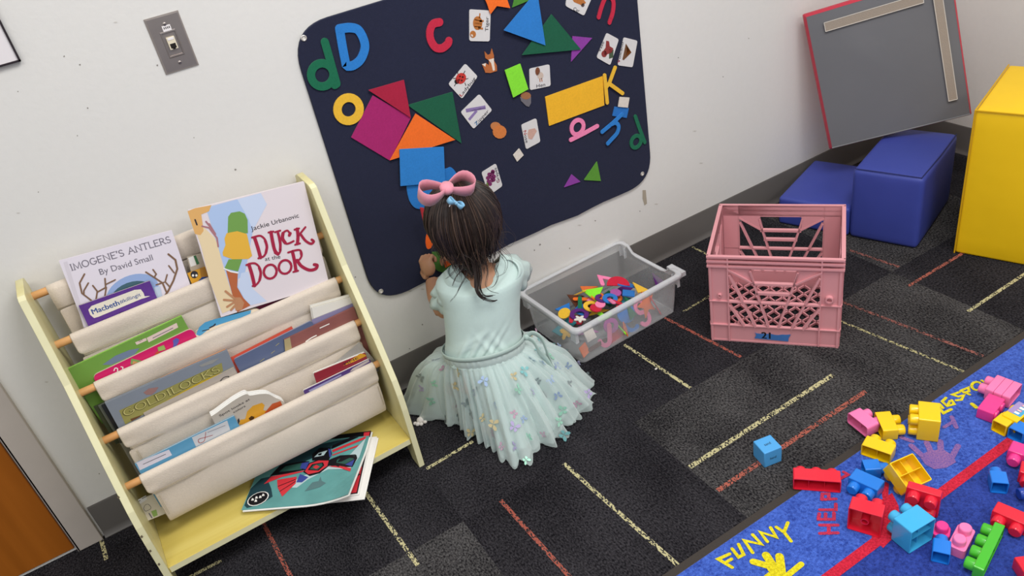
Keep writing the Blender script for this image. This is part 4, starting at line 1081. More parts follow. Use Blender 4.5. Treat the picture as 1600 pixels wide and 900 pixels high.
an = gl('antler_brown', '#7a5c46')
for pts, w in (([(210, 440), (172, 510), (190, 590), (275, 655)], .0032), ([(240, 510), (205, 570), (205, 600)], .003), ([(275, 530), (310, 575), (300, 640)], .003), ([(312, 580), (375, 545), (370, 475)], .003), ([(380, 545), (368, 620)], .003), ([(378, 520), (450, 485)], .0028),
               ([(865, 285), (920, 330), (935, 400), (905, 490), (865, 570), (825, 630)], .0040), ([(868, 375), (910, 430)], .003), ([(690, 425), (760, 470), (820, 510), (850, 580)], .0034), ([(745, 405), (770, 440), (755, 465)], .003), ([(855, 445), (840, 500), (880, 545)], .003), ([(770, 525), (830, 505)], .003)):
    put_stroke(c, pl, [t[:] for t in k(*pts)], w, an, .0010)
c.build('cover', r)
pl2 = lean(-.0915, .60, .15)
r, c, B, _ = book('paperback', 'small purple paperback with a white title bubble, in front of the antlers book', pl2, (123, 478), (234, 439), .14, .006, gl('purple_cover', '#5b3387', var=(90, .10)), hard=False, spine=1)
pts = k((265, 690), (600, 565), (650, 560), (672, 590), (680, 615), (725, 612), (690, 625), (655, 635), (320, 775), (285, 785), (255, 760), (240, 720))
c.face([pl2.px(*t, .0004) for t in pts], gl('title_bubble', '#e3dccb'))
ib = mat('ink_blue', '#2a4a8f', rough=.5)
put_text(c, pl2, 'Macbeth', *k((275, 755), (485, 680)), ib, .0007, height=.012); put_text(c, pl2, 'Macbeth', *k((278, 755), (488, 680)), ib, .00075, height=.012)
put_text(c, pl2, '#killingit', *k((492, 672), (652, 610)), ib, .0007, height=.0085)
c.face([pl2.px(*t, .0004) for t in k((430, 790), (490, 740), (560, 725), (540, 760))], gl('purple_dark', '#3a2054'))
c.build('cover', r)
pl3 = lean(-.083, .62, .15)
r, c, B, _ = book('picture_book', 'yellow and blue picture book peeking between the antlers book and the largest book', pl3, (293, 428), (338, 411), .09, .007, gl('mustard_cover', '#d39a2c'))
k = K(90, 340, 5)
c.face([pl3.px(*t, .0003) for t in k((1075, 520), (1130, 462), (1185, 462), (1185, 500))], gl('navy_art', '#2e4a86'))
c.face([pl3.px(*t, .0004) for t in k((1110, 395), (1165, 385), (1180, 460), (1120, 465))], gl('ochre_art', '#a8762a'))
c.face([pl3.px(*t, .0005) for t in k(*[(1068+30*cos(a*.7), 445+30*sin(a*.7)) for a in range(9)])], DI)
for x in (1058, 1084): c.face([pl3.px(*t, .0007) for t in k(*[(x+9*cos(a*.7), 452+10*sin(a*.7)) for a in range(9)])], gl('art_white', '#ece8e0'))
c.build('cover', r)
pl4 = lean(-.073, .63, .10)
r, c, B, _ = book('picture_book', 'thin book with a white spine sticker behind the yellow and blue book', pl4, (292, 402), (335, 391), .11, .004, gl('taupe_cover', '#b7ab98'), hard=False)
c.face([pl4.px(*t, .0003) for t in k((1020, 315), (1060, 300), (1085, 370), (1040, 385))], m_paper); c.face([pl4.px(*t, .0003) for t in k((1062, 300), (1080, 295), (1108, 360), (1088, 368))], gl('green_band', '#3c7048'))
c.build('cover', r)

# --- second pocket
pl = lean(-.1365, .52, .16)
r, c, B, _ = book('picture_book', 'largest picture book, with red lettering and a pale blue picture, standing proud of the slings', pl, (294.5, 329), (475, 284), .252, .010, gl('lilac_cover', '#dcd2d6'), spine=1)
k = K(290, 280, 4.09)
def P_(m, *pts, h=.0003): c.face([pl.px(*t, h) for t in k(*pts)], m)
P_(gl('sky_art', '#a9bfe2'), (130, 185), (165, 172), (330, 128), (400, 250), (430, 330), (380, 600), (335, 640), (335, 690), (380, 770), (300, 740), (210, 440), h=.0003)
P_(gl('sky_art_pale', '#c3cfe6'), (330, 128), (480, 88), (520, 160), (430, 330), (400, 250), h=.00035)
P_(gl('sky_art_pale', '#c3cfe6'), (335, 690), (355, 600), (400, 590), (430, 700), (520, 780), (415, 806), (380, 770), h=.00035)
P_(gl('door_art', '#e2cda6'), (25, 215), (65, 205), (110, 300), (190, 380), (212, 445), (240, 560), (325, 820), (235, 858), (150, 640), (100, 430), h=.0005)
P_(gl('door_plate_art', '#d9a866'), (12, 205), (60, 185), (165, 165), (150, 205), (100, 225), (115, 330), (95, 358), (60, 350), h=.0006)
for pts in ([(105, 300), (150, 310), (200, 375), (208, 430)], [(130, 270), (170, 320)], [(150, 285), (190, 350)]): put_stroke(c, pl, k(*pts), .0035, gl('mauve_art', '#a8737a'), .0008)
put_stroke(c, pl, k((60, 258), (72, 290)), .003, DI, .0009)
# plain green and yellow shapes standing in for the cover picture
P_(gl('green_art', '#6f9a4c'), (272, 240), (290, 215), (345, 205), (378, 220), (396, 260), (398, 345), (350, 350), (268, 360), h=.0006)
P_(gl('amber_art', '#dfae3f'), (262, 345), (330, 332), (392, 350), (410, 430), (425, 490), (400, 510), (300, 512), (240, 490), (236, 468), (255, 420), (248, 380), h=.0008)
P_(gl('green_art', '#6f9a4c'), (275, 512), (362, 512), (335, 590), (248, 570), h=.0006); put_stroke(c, pl, k((245, 570), (290, 590), (335, 598)), .003, m_paper, .0009)
P_(gl('rust_art', '#b2633c'), (258, 580), (334, 600), (330, 690), (370, 760), (415, 806), (330, 850), (300, 740), h=.0007)
for pts in ([(255, 715), (310, 760)], [(245, 770), (310, 775)], [(265, 815), (320, 780)], [(290, 835), (330, 790)]): put_stroke(c, pl, k(*pts), .005, gl('tan_art', '#b98560'), .0010)
P_(gl('tan_art', '#b98560'), (305, 755), (350, 755), (375, 790), (360, 835), (320, 840), h=.0009)
cr = mat('crimson_ink', '#a01f3e', rough=.45)
put_text(c, pl, 'Jackie', *k((420, 330), (536, 297)), DI, .0006, height=.0105); put_text(c, pl, 'Urbanovic', *k((553, 292), (725, 243)), DI, .0006, height=.0105)
put_text(c, pl, 'at the', *k((508, 522), (606, 505)), DI, .0006, height=.0095)
def TS(w, *pts, closed=False): put_stroke(c, pl, smooth_k(k(*pts)), w, cr, .0007, closed)
def smooth_k(p): return [(q.x, q.y) for q in smooth_line([V((a, b_)) for a, b_ in p], 5)] if len(p) > 2 else p
W1, W2 = .0076, .0047
TS(W1, (440, 372), (462, 440), (478, 500)); TS(W2, (424, 372), (442, 368)); TS(W2, (440, 368), (480, 362), (512, 395), (518, 450), (500, 490), (465, 505)); TS(W1*.8, (508, 392), (519, 430), (512, 470))
TS(W1, (545, 338), (556, 400), (570, 455), (590, 478)); TS(W2, (570, 470), (592, 478), (606, 440), (588, 335)); TS(W2, (530, 340), (560, 334)); TS(W2, (572, 338), (604, 328)); TS(W1*.8, (590, 345), (604, 400), (604, 455))
TS(W2, (668, 352), (650, 328), (622, 345), (620, 385), (645, 412), (690, 395)); TS(W1, (622, 345), (619, 378), (636, 406)); TS(W1*.9, (668, 345), (662, 358))
TS(W1, (712, 318), (718, 360), (714, 412)); TS(W2, (696, 322), (724, 314)); TS(W2, (700, 418), (730, 410)); TS(W2, (765, 306), (745, 330), (720, 362)); TS(W1*.8, (738, 356), (765, 392), (800, 412), (818, 398), (806, 386))
TS(W1, (404, 545), (424, 610), (440, 680)); TS(W2, (388, 548), (406, 542)); TS(W2, (404, 540), (445, 538), (476, 572), (478, 630), (455, 670), (428, 682)); TS(W1*.8, (470, 565), (480, 600), (472, 645))
for ox, oy, rx, ry in ((540, 590, 41, 44), (635, 560, 40, 43)):
    q = [(ox+rx*cos(radians(a))+.12*ry*sin(radians(a)), oy+ry*sin(radians(a))-.2*rx*cos(radians(a))) for a in range(0, 360, 20)]
    put_stroke(c, pl, k(*q), W2*1.15, cr, .0007, True); TS(W1*.7, q[7], q[9], q[11]); TS(W1*.7, q[16], q[0], q[2])
TS(W1, (682, 462), (695, 520), (705, 585)); TS(W2, (655, 468), (690, 456)); TS(W2, (684, 458), (728, 452), (742, 480), (728, 512), (700, 520)); TS(W1*.7, (736, 468), (740, 490)); TS(W2, (688, 592), (718, 584)); TS(W1, (712, 518), (740, 555), (790, 580), (830, 572), (840, 550), (822, 545))
c.build('cover', r)
plm = lean(-.128, .50, .12)
r, c, B, _ = book('picture_book', 'maroon book hidden under the largest picture book', plm, (398, 472), (512, 438), .16, .006, gl('maroon_cover', '#6b2440'))
c.build('cover', r)
pl = lean(-.1305, .50, .10)
r, c, B, _ = book('picture_book', 'lime green hardcover in the second pocket with white library labels', pl, (104, 578), (284, 494), .15, .008, gl('green_cover', '#6f9a44', var=(7, .12)), back=gl('lime_cover', '#9bcf5c'), spine=1, pagemat=gl('lime_edge', '#a9d07c'))
k = K(90, 470, 5)
for pts in ([(605, 325), (690, 290), (697, 310), (618, 345)], [(695, 290), (930, 172), (942, 208), (712, 325)]): c.face([pl.px(*t, .0004) for t in k(*pts)], gl('label_pink', '#d9c3b9', rough=.6))
put_text(c, pl, 'GT', *k((638, 322), (668, 308)), DI, .0006, height=.004)
put_stroke(c, pl, k((745, 290), (900, 212)), .0016, GI, .0006)
c.face([pl.px(*t, .0003) for t in k((350, 500), (450, 430), (560, 385), (640, 370), (600, 420), (420, 500))], gl('slate_art', '#6f7f96'))
c.build('cover', r)
pl = lean(-.1378, .49, .10)
r, c, B, _ = book('board_book', 'magenta board book with rounded corners in front of the green hardcover', pl, (144, 588), (300, 513), .13, .007, gl('magenta_cover', '#c81f63'), corner=.012, hard=False, pagemat=gl('cream_board', '#e2d3bd', rough=.6), back=gl('cream_board', '#e2d3bd'))
put_stroke(c, pl, smooth_k(k((440, 545), (450, 525), (468, 530), (470, 560), (500, 545), (510, 520), (495, 515))), .002, m_paper, .0005)
c.face([pl.px(*t, .0005) for t in k((570, 500), (575, 450), (660, 470), (610, 490))], gl('art_green', '#7a9a58')); c.face([pl.px(*t, .0006) for t in k((585, 495), (590, 470), (630, 480))], gl('art_tan', '#c98e5c'))
c.face([pl.px(*t, .0005) for t in k((780, 365), (830, 345), (845, 380), (790, 395))], gl('art_leaf', '#8fae5a')); c.face([pl.px(*t, .0005) for t in k((760, 415), (785, 390), (800, 410), (765, 435))], gl('art_rust', '#b8502e'))
c.face([pl.px(*t, .0005) for t in k((905, 340), (900, 310), (925, 290), (950, 300), (945, 325), (920, 365), (900, 365))], gl('art_violet', '#5a5aa8'))
c.build('cover', r)
pl = lean(-.1365, .50, .10)
r, c, B, _ = book('board_book', 'cream board book with a sky blue cover in the second pocket', pl, (300, 521), (406, 479), .11, .012, gl('cream_board', '#e2cfae'), corner=.022, hard=False, pagemat=gl('cream_board', '#e2cfae'), back=gl('cream_board', '#e2cfae'))
k = K(90, 470, 5)
c.face([pl.px(*t, .0004) for t in K(280, 450, 4)((105, 290), (125, 245), (160, 215), (220, 195), (450, 138), (445, 165), (200, 245), (130, 300))], gl('sky_cover', '#4f9ac4'))
put_stroke(c, pl, K(280, 450, 4)((145, 268), (185, 258)), .002, DI, .0006); put_stroke(c, pl, K(280, 450, 4)((190, 248), (215, 236), (225, 225)), .003, DI, .0006)
c.build('cover', r)

# --- third pocket
pl = lean(-.1760, .42, .08)
r, c, B, _ = book('picture_book', 'thin orange edged book behind the grey blue book with curly gold letters', pl, (167, 627), (352, 545.5), .15, .003, gl('orange_cover', '#d98a4a'), hard=False)
c.build('cover', r)
pl = lean(-.1855, .40, .10)
r, c, B, _ = book('picture_book', 'grey blue hardcover with curly gold capital letters on an olive band', pl, (164, 630), (355, 547), .175, .0085, gl('greyblue_cover', '#7d848f', var=(12, .05)), spine=1, pagemat=m_paper)
k = K(120, 530, 4.615)
c.face([pl.px(*t, .0003) for t in k((305, 515), (1045, 170), (1055, 230), (350, 615))], gl('olive_band', '#8f8a4e')); 
put_text(c, pl, 'GOLDILOCKS', *k((345, 560), (1035, 235)), mat('gold_letter_shadow', '#6a6538', rough=.5), .0005, 'serif', .2, height=.0165)
put_text(c, pl, 'GOLDILOCKS', *k((348, 556), (1038, 231)), mat('gold_letter', '#c9c07a', rough=.5), .0008, 'serif', .07, height=.0155)
c.face([pl.px(*t, .0004) for t in k((480, 385), (520, 355), (590, 345), (570, 375), (540, 400), (500, 400))], gl('art_dusk', '#94706c')); c.face([pl.px(*t, .0004) for t in k((880, 190), (960, 155), (1030, 135), (980, 175), (900, 200))], gl('art_cloud', '#8f8f8c'))
c.face([pl.px(*t, .0004) for t in k((385, 575), (470, 545), (455, 560), (395, 592))], gl('art_brown', '#6a4a30')); c.face([pl.px(*t, .0004) for t in k((640, 480), (1040, 265), (1045, 240), (900, 300), (650, 440))], gl('band_mustard', '#b39a2c'))
c.build('cover', r)
pl = lean(-.1897, .39, .06)
r, c, B, _ = book('picture_book', 'thin pale grey book with a yellow top edge before the gold lettered one', pl, (224, 646), (365.5, 574), .13, .0035, gl('pale_grey_cover', '#a9a097'), hard=False, pagemat=gl('yellow_edge', '#d0b03a'), back=gl('yellow_edge', '#d0b03a'))
put_stroke(c, pl, smooth_k(k((1035, 300), (1060, 275), (1095, 268), (1080, 290), (1040, 300))), .0016, DI, .0005)
c.build('cover', r)
pl = lean(-.1765, .43, .06)
r, c, B, _ = book('picture_book', 'thin coral edged book behind the slate blue book', pl, (356, 561), (456, 510), .14, .003, gl('coral_cover', '#d4553f'), hard=False)
c.build('cover', r)
pl = lean(-.1840, .42, .08)
r, c, B, _ = book('board_book', 'slate blue board book with a rounded corner in the middle of the third pocket', pl, (365, 562), (487, 501), .14, .005, gl('slate_cover', '#5c6784', var=(8, .10)), corner=.007, hard=False, back=gl('periwinkle_cover', '#8c9ac6'), pagemat=gl('periwinkle_cover', '#8c9ac6'))
k = K(340, 440, 5)
for pts in ([(420, 560), (445, 540)], [(455, 500), (480, 480)], [(330, 625), (365, 600)]): put_stroke(c, pl, k(*pts), .0012, gl('art_straw', '#b0a878'), .0005)
c.build('cover', r)
for i, (a, b_, dy) in enumerate((((484, 477), (556, 457.5), .016), ((487, 481), (556, 462), .011))):
    pl = lean(-.1695-.0040*i, .45, .04)
    r, c, B, _ = book('picture_book', ('white paged paperback standing highest at the right end of the third pocket', 'white paged paperback just in front of the highest one, right end of the third pocket')[i], pl, a, b_, .15, .0036, gl('warm_white_cover', '#e6e2d8'), hard=False, pagemat=m_paper)
    c.build('cover', r)
pl = lean(-.1775, .44, .04)
r, c, B, _ = book('picture_book', 'lavender striped paperback between the white paperbacks and the reddish book', pl, (487, 500), (552, 474), .16, .003, gl('lavender_cover', '#8a84a8'), hard=False, pagemat=m_paper)
c.build('cover', r)
pl = lean(-.1880, .43, .06)
r, c, B, _ = book('picture_book', 'reddish brown picture book with a tan spine at the right of the third pocket', pl, (444, 531), (553, 480), .14, .0055, gl('redbrown_cover', '#8c5750', var=(14, .14)), pagemat=m_paper, spine=1)
c.face([pl.px(*t, .0003) for t in k((520, 455), (565, 435), (580, 520), (528, 548))], gl('tan_spine', '#ab9b72'))
put_stroke(c, pl, k((800, 362), (870, 330)), .0026, gl('art_white', '#e4d8cf'), .0005); put_stroke(c, pl, smooth_k(k((690, 468), (730, 440), (770, 420))), .003, gl('art_white', '#e4d8cf'), .0005)
c.build('cover', r)
for i, (xo, cm) in enumerate(((.012, '#38402f'), (.021, '#5a5f58'), (.027, '#23262b'))):
    b = MB(); y0 = -.1690-.0+.0039*(1-i)
    for (u0, u1, v0, v1, w0, w1, mm) in ((0, .16, 0, .11, 0, .001, gl('edge_cover_%d' % i, cm)), (.001, .158, .001, .108, .001, .0028, m_page), (0, .16, 0, .11, .0028, .0038, gl('edge_cover_%d' % i, cm))):
        b.box((-.2704+.006+xo+(u0+u1)/2+.0, y0-(w0+w1)/2, .345+(v0+v1)/2), (u1-u0, w1-w0, v1-v0), mm)
    o = b.build('picture_book'); tag(o, ('dark green book edge showing left of the gold lettered book, rearmost', 'grey book edge in the left gap below the third rod, middle', 'black book edge in the left gap below the third rod, foremost')[i], 'book', 'picture books in the canvas slings')

# --- front pocket
pl = lean(-.2415, .30, .06)
r, c, B, _ = book('picture_book', 'light blue book with white labels at the left of the front pocket', pl, (211, 726), (366, 650), .13, .006, gl('lightblue_cover', '#5b97ba'), hard=False, pagemat=m_page)
k = K(200, 580, 4.615)
c.face([pl.px(*t, .0003) for t in k((60, 660), (295, 565), (318, 605), (85, 715))], gl('label_lilac', '#cfcbd6', rough=.6)); c.face([pl.px(*t, .0003) for t in k((460, 478), (715, 355), (738, 425), (490, 545))], gl('label_grey', '#c2c4c8', rough=.6))
put_stroke(c, pl, k((110, 670), (270, 598)), .0012, DI, .0005); put_stroke(c, pl, smooth_k(k((610, 460), (560, 475), (510, 490), (515, 515), (550, 500), (560, 440))), .0012, mat('ink_red', '#a33a34'), .0006); put_stroke(c, pl, k((575, 440), (700, 390)), .0009, GI, .0005)
c.build('cover', r)
# curved board book
pl = lean(-.2345, .31, .06); n_ = pl.n
root = empty('board_book', 'wavy topped board book with a yellow picture in the front pocket', 'book', pl.px(390, 680)+V((0, 0, -.12)), group='picture books in the canvas slings')
out = k((600, 325), (640, 300), (700, 255), (780, 200), (850, 165), (880, 175), (950, 165), (1010, 165), (1060, 190), (1115, 215), (1135, 240))
top = [pl.px(*t) for t in smooth_k(out)]; dn = V((0, -.06, -1)).normalized()*.12
for i, (h, nm) in enumerate(((0, 'cover'), (-.0042, 'pages'), (-.0084, 'pages'))):
    b = MB(); lift = V((.0, 0, .0028*i)); face = [p+n_*h+lift for p in top]
    b.prism([p+n_*-.0034 for p in face]+[face[-1]+dn-n_*.0034, face[0]+dn-n_*.0034], n_*.0034, m_paper, gl('warm_grey_cover', '#b9b0a4') if i == 0 else m_paper)
    if i == 0:
        put_text(b, pl, 'Spot looks at', *k((662, 328), (880, 205)), DI, .0006, height=.0055); put_text(b, pl, 'colors', *k((762, 302), (848, 255)), DI, .0006, height=.0055)
        b.face([pl.px(*t, .0005) for t in k((800, 385), (810, 350), (845, 345), (860, 290), (900, 250), (965, 228), (985, 245), (975, 280), (1010, 290), (1000, 320), (880, 380))], gl('yellow_art', '#d39a2f'))
        b.face([pl.px(*t, .0006) for t in k((985, 300), (1040, 235), (1100, 215), (1112, 245), (1000, 310))], gl('orange_art', '#b5522a'))
        b.face([pl.px(*t, .0008) for t in k((870, 340), (890, 322), (912, 330), (905, 350), (880, 355))], gl('brown_art', '#4a3016')); b.face([pl.px(*t, .0008) for t in k((790, 350), (800, 338), (806, 360), (795, 385))], DI)
    b.build(nm, root)
k = K(440, 520, 6.667)
pl = lean(-.2245, .32, .05)
r, c, B, _ = book('picture_book', 'slanted loose white booklet behind the red book, right end of the front pocket', pl, (505, 583), (561, 535), .10, .002, gl('grey_white_cover', '#cfc9c2'), hard=False); c.build('cover', r)
pl = lean(-.2335, .315, .06)
r, c, B, _ = book('board_book', 'red and yellow board book at the right of the front pocket', pl, (490, 584), (571, 551), .11, .008, gl('red_cover', '#8f2a34'), hard=False, corner=.004, pagemat=m_paper, back=m_paper)
c.face([pl.px(*t, .0004) for t in k((640, 345), (740, 270), (820, 215), (870, 225), (885, 240), (760, 300))], gl('yellow_art', '#d39a2f')); put_text(c, pl, 'TIME', *k((640, 345), (800, 268)), DI, .0006, height=.006)
c.build('cover', r)
pl = lean(-.2425, .305, .06)
r, c, B, _ = book('board_book', 'purple board book with a white edge in front of the red and yellow one', pl, (474, 611), (578, 561), .11, .006, gl('violet_cover', '#4d3573'), hard=False, corner=.004, pagemat=m_paper, back=m_paper)
c.face([pl.px(*t, .0004) for t in k((280, 600), (620, 430), (625, 445), (300, 620))], gl('lilac_stripe', '#8d8bb0')); c.face([pl.px(*t, .0004) for t in k((710, 405), (740, 370), (905, 278), (915, 300), (770, 385))], gl('pale_art', '#b3a8a6'))
c.build('cover', r)

# --- on the bottom shelf
zs = .0972
def booklet(label, Apx, z, rot, L_, W_, art, th=.0035, curl=0, m=None, group='booklets on the bottom shelf'):
    """a stapled letter-size booklet lying flat; A = its near left corner"""
    a = onZ(*Apx, z); x = V((cos(rot), sin(rot), 0)); y = V((-sin(rot), cos(rot), 0))
    root = empty('booklet', label, 'booklet', a+x*L_/2+y*W_/2-V((0, 0, th)), group=group)
    nx, ny = 12, 10
    def Q(s, t, h): return a+x*(L_*s)+y*(W_*t)+V((0, 0, h+curl*max(0, s-.55)**2*max(0, 1-t*1.3)*4))
    for nm, h, mm in (('cover', 0, m), ('pages', -.0012, m_paper), ('pages', -.0024, m_paper)):
        b = MB(); o = 0 if nm == 'cover' else .004
        for hh in (h, h-.0009):
            b.add([Q(i/nx, j/ny, hh)+x*o-y*o for i in range(nx+1) for j in range(ny+1)], [(i*(ny+1)+j, i*(ny+1)+j+1, (i+1)*(ny+1)+j+1, (i+1)*(ny+1)+j) for i in range(nx) for j in range(ny)], mm)
        rim = [(i/nx, 0) for i in range(nx)]+[(1, j/ny) for j in range(ny)]+[(1-i/nx, 1) for i in range(nx)]+[(0, 1-j/ny) for j in range(ny)]
        rim = [Q(s, t, 0)+x*o-y*o for s, t in rim]
        for i in range(len(rim)): b.face([rim[i]+V((0, 0, h)), rim[i-1]+V((0, 0, h)), rim[i-1]+V((0, 0, h-.0009)), rim[i]+V((0, 0, h-.0009))], mm)
        if nm == 'cover' and art: art(b, Q, a, x, y)
        b.build(nm, root)
AR = atan2(-.439+.277, .163+.078)
m_teal = gl('teal_art', '#5f9a98', var=(14, .16)); m_rdc = gl('red_art', '#d0353f'); m_gr = gl('deep_green_art', '#2f5a50'); m_bl = gl('indigo_art', '#3d4a96'); m_bk = gl('black_art', '#17161c'); m_icy = gl('icy_art', '#b7cdd0'); m_dkt = gl('dark_teal_art', '#24424a')
booklet('white backed booklet at the bottom of the stack overhanging the shelf edge', (398, 795), .1015, AR+.03, .262, .20, None, m=m_paper)
def art2(b, Q, a, x, y):
    b.face([Q(*t, .0007) for t in ((.55, 0.01), (.99, .01), (.99, .28), (.80, .10))], m_rdc); b.face([Q(*t, .0007) for t in ((.97, .3), (.99, .28), (.99, .98), (.93, .98))], m_rdc)
    b.face([Q(*t, .0009) for t in ((.50, .02), (.62, .01), (.66, .08), (.55, .09))], m_gr); b.face([Q(*t, .0009) for t in ((.95, .42), (.99, .40), (.99, .55), (.95, .56))], m_gr)
booklet('black and red booklet under the bird booklet', (392, 790), .1055, AR+.045, .258, .208, art2, m=m_bk)
kb = K(360, 650, 5)
def art1(b, Q, a, x, y):
    pz = a.z
    def F(m, h, *pts): 
        q = []
        for t in kb(*pts):
            p = onZ(*t, pz); d = p-a; s = d.dot(x)/.266; tt = d.dot(y)/.212
            q.append(Q(min(max(s, .002), .998), min(max(tt, .002), .998), h))
        b.face(q, m)
    F(m_dkt, .0004, (110, 700), (150, 570), (240, 490), (330, 470), (300, 520), (320, 570), (330, 630), (240, 690), (130, 720))
    F(m_icy, .0004, (420, 560), (560, 470), (760, 400), (940, 300), (1060, 170), (1010, 330), (940, 430), (760, 420), (600, 500), (520, 560))
    F(m_dkt, .0003, (400, 380), (660, 230), (990, 95), (1005, 150), (780, 260), (640, 330), (300, 480))
    F(m_bk, .0008, (310, 470), (390, 385), (560, 355), (620, 355), (590, 420), (430, 455)); F(m_gr, .0010, (380, 440), (430, 395), (560, 368), (560, 420)); F(m_rdc, .0010, (262, 535), (320, 475), (590, 425), (560, 440), (400, 480))
    F(m_bk, .0008, (780, 340), (860, 310), (985, 305), (995, 340), (960, 415), (880, 410), (770, 390)); F(m_gr, .0010, (835, 345), (900, 318), (975, 315), (965, 350), (900, 385), (830, 370)); F(m_bl, .0012, (900, 390), (975, 350), (955, 410)); F(m_rdc, .0010, (760, 395), (850, 395), (950, 425), (945, 455), (860, 415))
    F(m_bk, .0009, (640, 300), (700, 250), (780, 248), (795, 300), (770, 345), (640, 350)); F(m_icy, .0011, (655, 325), (690, 290), (760, 270), (730, 310)); F(m_bk, .0013, (685, 300), (715, 290), (712, 308), (690, 312)); F(m_bl, .0011, (765, 255), (785, 265), (790, 320), (775, 325))
    F(m_bk, .0007, (790, 260), (1005, 165), (940, 160), (800, 230)); F(m_rdc, .0010, (795, 268), (1060, 160), (1055, 180), (800, 285)); F(m_rdc, .0010, (795, 305), (1005, 225), (985, 245), (800, 312))
    F(m_bk, .0010, (570, 440), (615, 370), (690, 340), (780, 345), (775, 390), (700, 450), (620, 472)); F(m_rdc, .0012, (582, 435), (622, 375), (690, 350), (770, 352), (758, 395), (690, 440), (610, 458)); F(m_bk, .0014, (605, 425), (640, 380), (725, 365), (735, 390), (690, 430)); F(m_gr, .0016, (620, 420), (648, 386), (716, 372), (722, 390), (684, 424)); F(m_rdc, .0018, (645, 405), (672, 385), (700, 400), (672, 418)); F(m_bl, .0012, (545, 410), (560, 370), (618, 360), (590, 420))
    F(m_bl, .0009, (515, 520), (545, 455), (610, 480), (560, 520)); F(m_rdc, .0009, (366, 500), (520, 475), (510, 530), (405, 632), (370, 560))
    for p0, p1 in (((372, 550), (510, 495)), ((385, 590), (510, 510))): F(m_bk, .0012, p0, p1, (p1[0], p1[1]+5), (p0[0], p0[1]+5))
    F(gl('grey_teal_art', '#56787a'), .0006, (580, 590), (640, 520), (690, 510), (705, 475), (715, 510), (750, 530), (700, 560))
    for r_, m in ((1, m_paper), (.9, m_bk)): F(m, .0008+.0003*(r_ < 1), *[(217+85*r_*cos(radians(t))+0, 648+50*r_*sin(radians(t))-28*r_*cos(radians(t))) for t in range(0, 360, 24)])
    for t in ((175, 660), (205, 645), (235, 640), (258, 625), (200, 670)): F(m_paper, .0013, (t[0]-12, t[1]+4), (t[0]-4, t[1]-16), (t[0]+8, t[1]-12), (t[0]+10, t[1]+2))
booklet('booklet with a red and green bird on teal, topmost of the stack', (377, 797), .111, AR, .266, .212, art1, m=m_teal, curl=.03)
pl = Plane(onZ(230, 808, .0985), (1, 0, 0), (0, .25, 1))
r, c, B, _ = book('board_book', 'white board book behind the front canvas at the bottom shelf\'s left end', lean(-.262, .11, .55), (212, 783), (262, 763), .052, .010, gl('offwhite_cover', '#d8cfba'), hard=False, corner=.006, group='picture books in the canvas slings')
pl = lean(-.262, .11, .55); k = K(180, 740, 10)
c.face([pl.px(*t, .0004) for t in k((315, 430), (480, 340), (500, 400), (360, 495))], m_paper)
for q in ([(345, 440), (390, 420)], [(420, 390), (490, 355)]): put_stroke(c, pl, k(*q), .0014, DI, .0007)
put_stroke(c, pl, smooth_k(k((445, 540), (470, 490), (520, 480), (560, 540), (480, 585), (450, 560))), .0008, DI, .0007, True); c.face([pl.px(*t, .0006) for t in k((560, 590), (640, 560), (665, 650), (600, 680))], gl('art_leaf', '#7f8a4e')); put_stroke(c, pl, k((530, 620), (575, 690)), .0022, GI, .0007)
c.build('cover', r)
# ------------------------------------------------------------------ felt board and the pieces on it
m_navy = mat('navy_felt', '#272a3e', rough=.92, spec=.1, var=(3, .05), var2=(180, .06), bump=(500, .25), sheen=.08)
BX0, BX1, BZ0, BZ1 = .4345, 1.3835, .2950, 1.0385
fb = empty('felt_board', 'large navy felt board with rounded corners and eyelets on the wall', 'felt board', ((BX0+BX1)/2, 0, BZ0))
b = MB(); q = rounded([(BX0, BZ0), (BX1, BZ0), (BX1, BZ1), (BX0, BZ1)], .095, 10); pts = []
for i, p in enumerate(q):
    pts.append(p); nx_ = q[(i+1) % len(q)]
    if (nx_-p).length > .2:
        for t in range(1, 16):
            m_ = p.lerp(nx_, t/16); w = .0028*sin(t*.9)+.002*sin(t*1.9+1)
            if abs(nx_.y-p.y) < .05: m_ = m_+V((0, w if m_.y < .6 else 0))
            pts.append(m_)
rg = [[V((p.x, -d, p.y)) for p in [c_+(V(((BX0+BX1)/2, (BZ0+BZ1)/2))-c_).normalized()*e for c_ in pts]] for d, e in ((0.0005, 0), (.006, 0), (.008, .0015))]
b.loft(rg, m_navy, True, False); b.face(rg[-1], m_navy); b.face(rg[0], m_navy)
o = b.build('felt_sheet', fb)
m_eye = mat('nickel_eyelet', '#cfcac4', rough=.3, metal=.5)
for x, z in [(onY(474.5, 59.5, -.008).x, onY(474.5, 59.5, -.008).z), (onY(595, 455, -.008).x, onY(595, 455, -.008).z), (onY(1003.5, 271.5, -.008).x, onY(1003.5, 271.5, -.008).z), (BX1-.03, BZ1-.03)]:
    b = MB(); b.lathe([(.0068, 0), (.0068, .0014), (.0052, .0022), (.0036, .0014), (.0034, 0)], m_eye, 18, frame((x, -.008, z), (1, 0, 0), (0, 0, 1)), caps=False)
    b.face([V((x+.0036*cos(a*.6), -.0086, z+.0036*sin(a*.6))) for a in range(10)], mat('eyelet_wall', '#d8d4cd')); b.build('eyelet', fb, smooth=40)
FELT = {}
def felt(c):
    if c not in FELT: FELT[c] = mat('felt_'+c.strip('#'), c, rough=.9, spec=.12, var=(260, .07), var2=(30, .03), bump=(700, .2), sheen=.1)
    return FELT[c]
KA, KB, KC, KD = K(450, 0, 4), K(700, 0, 4.569), K(700, 150, 4.569), K(500, 130, 4.569)
def bpl(layer): return Plane((0, -.0083-.0034*layer, 0), (1, 0, 0), (0, 0, 1))
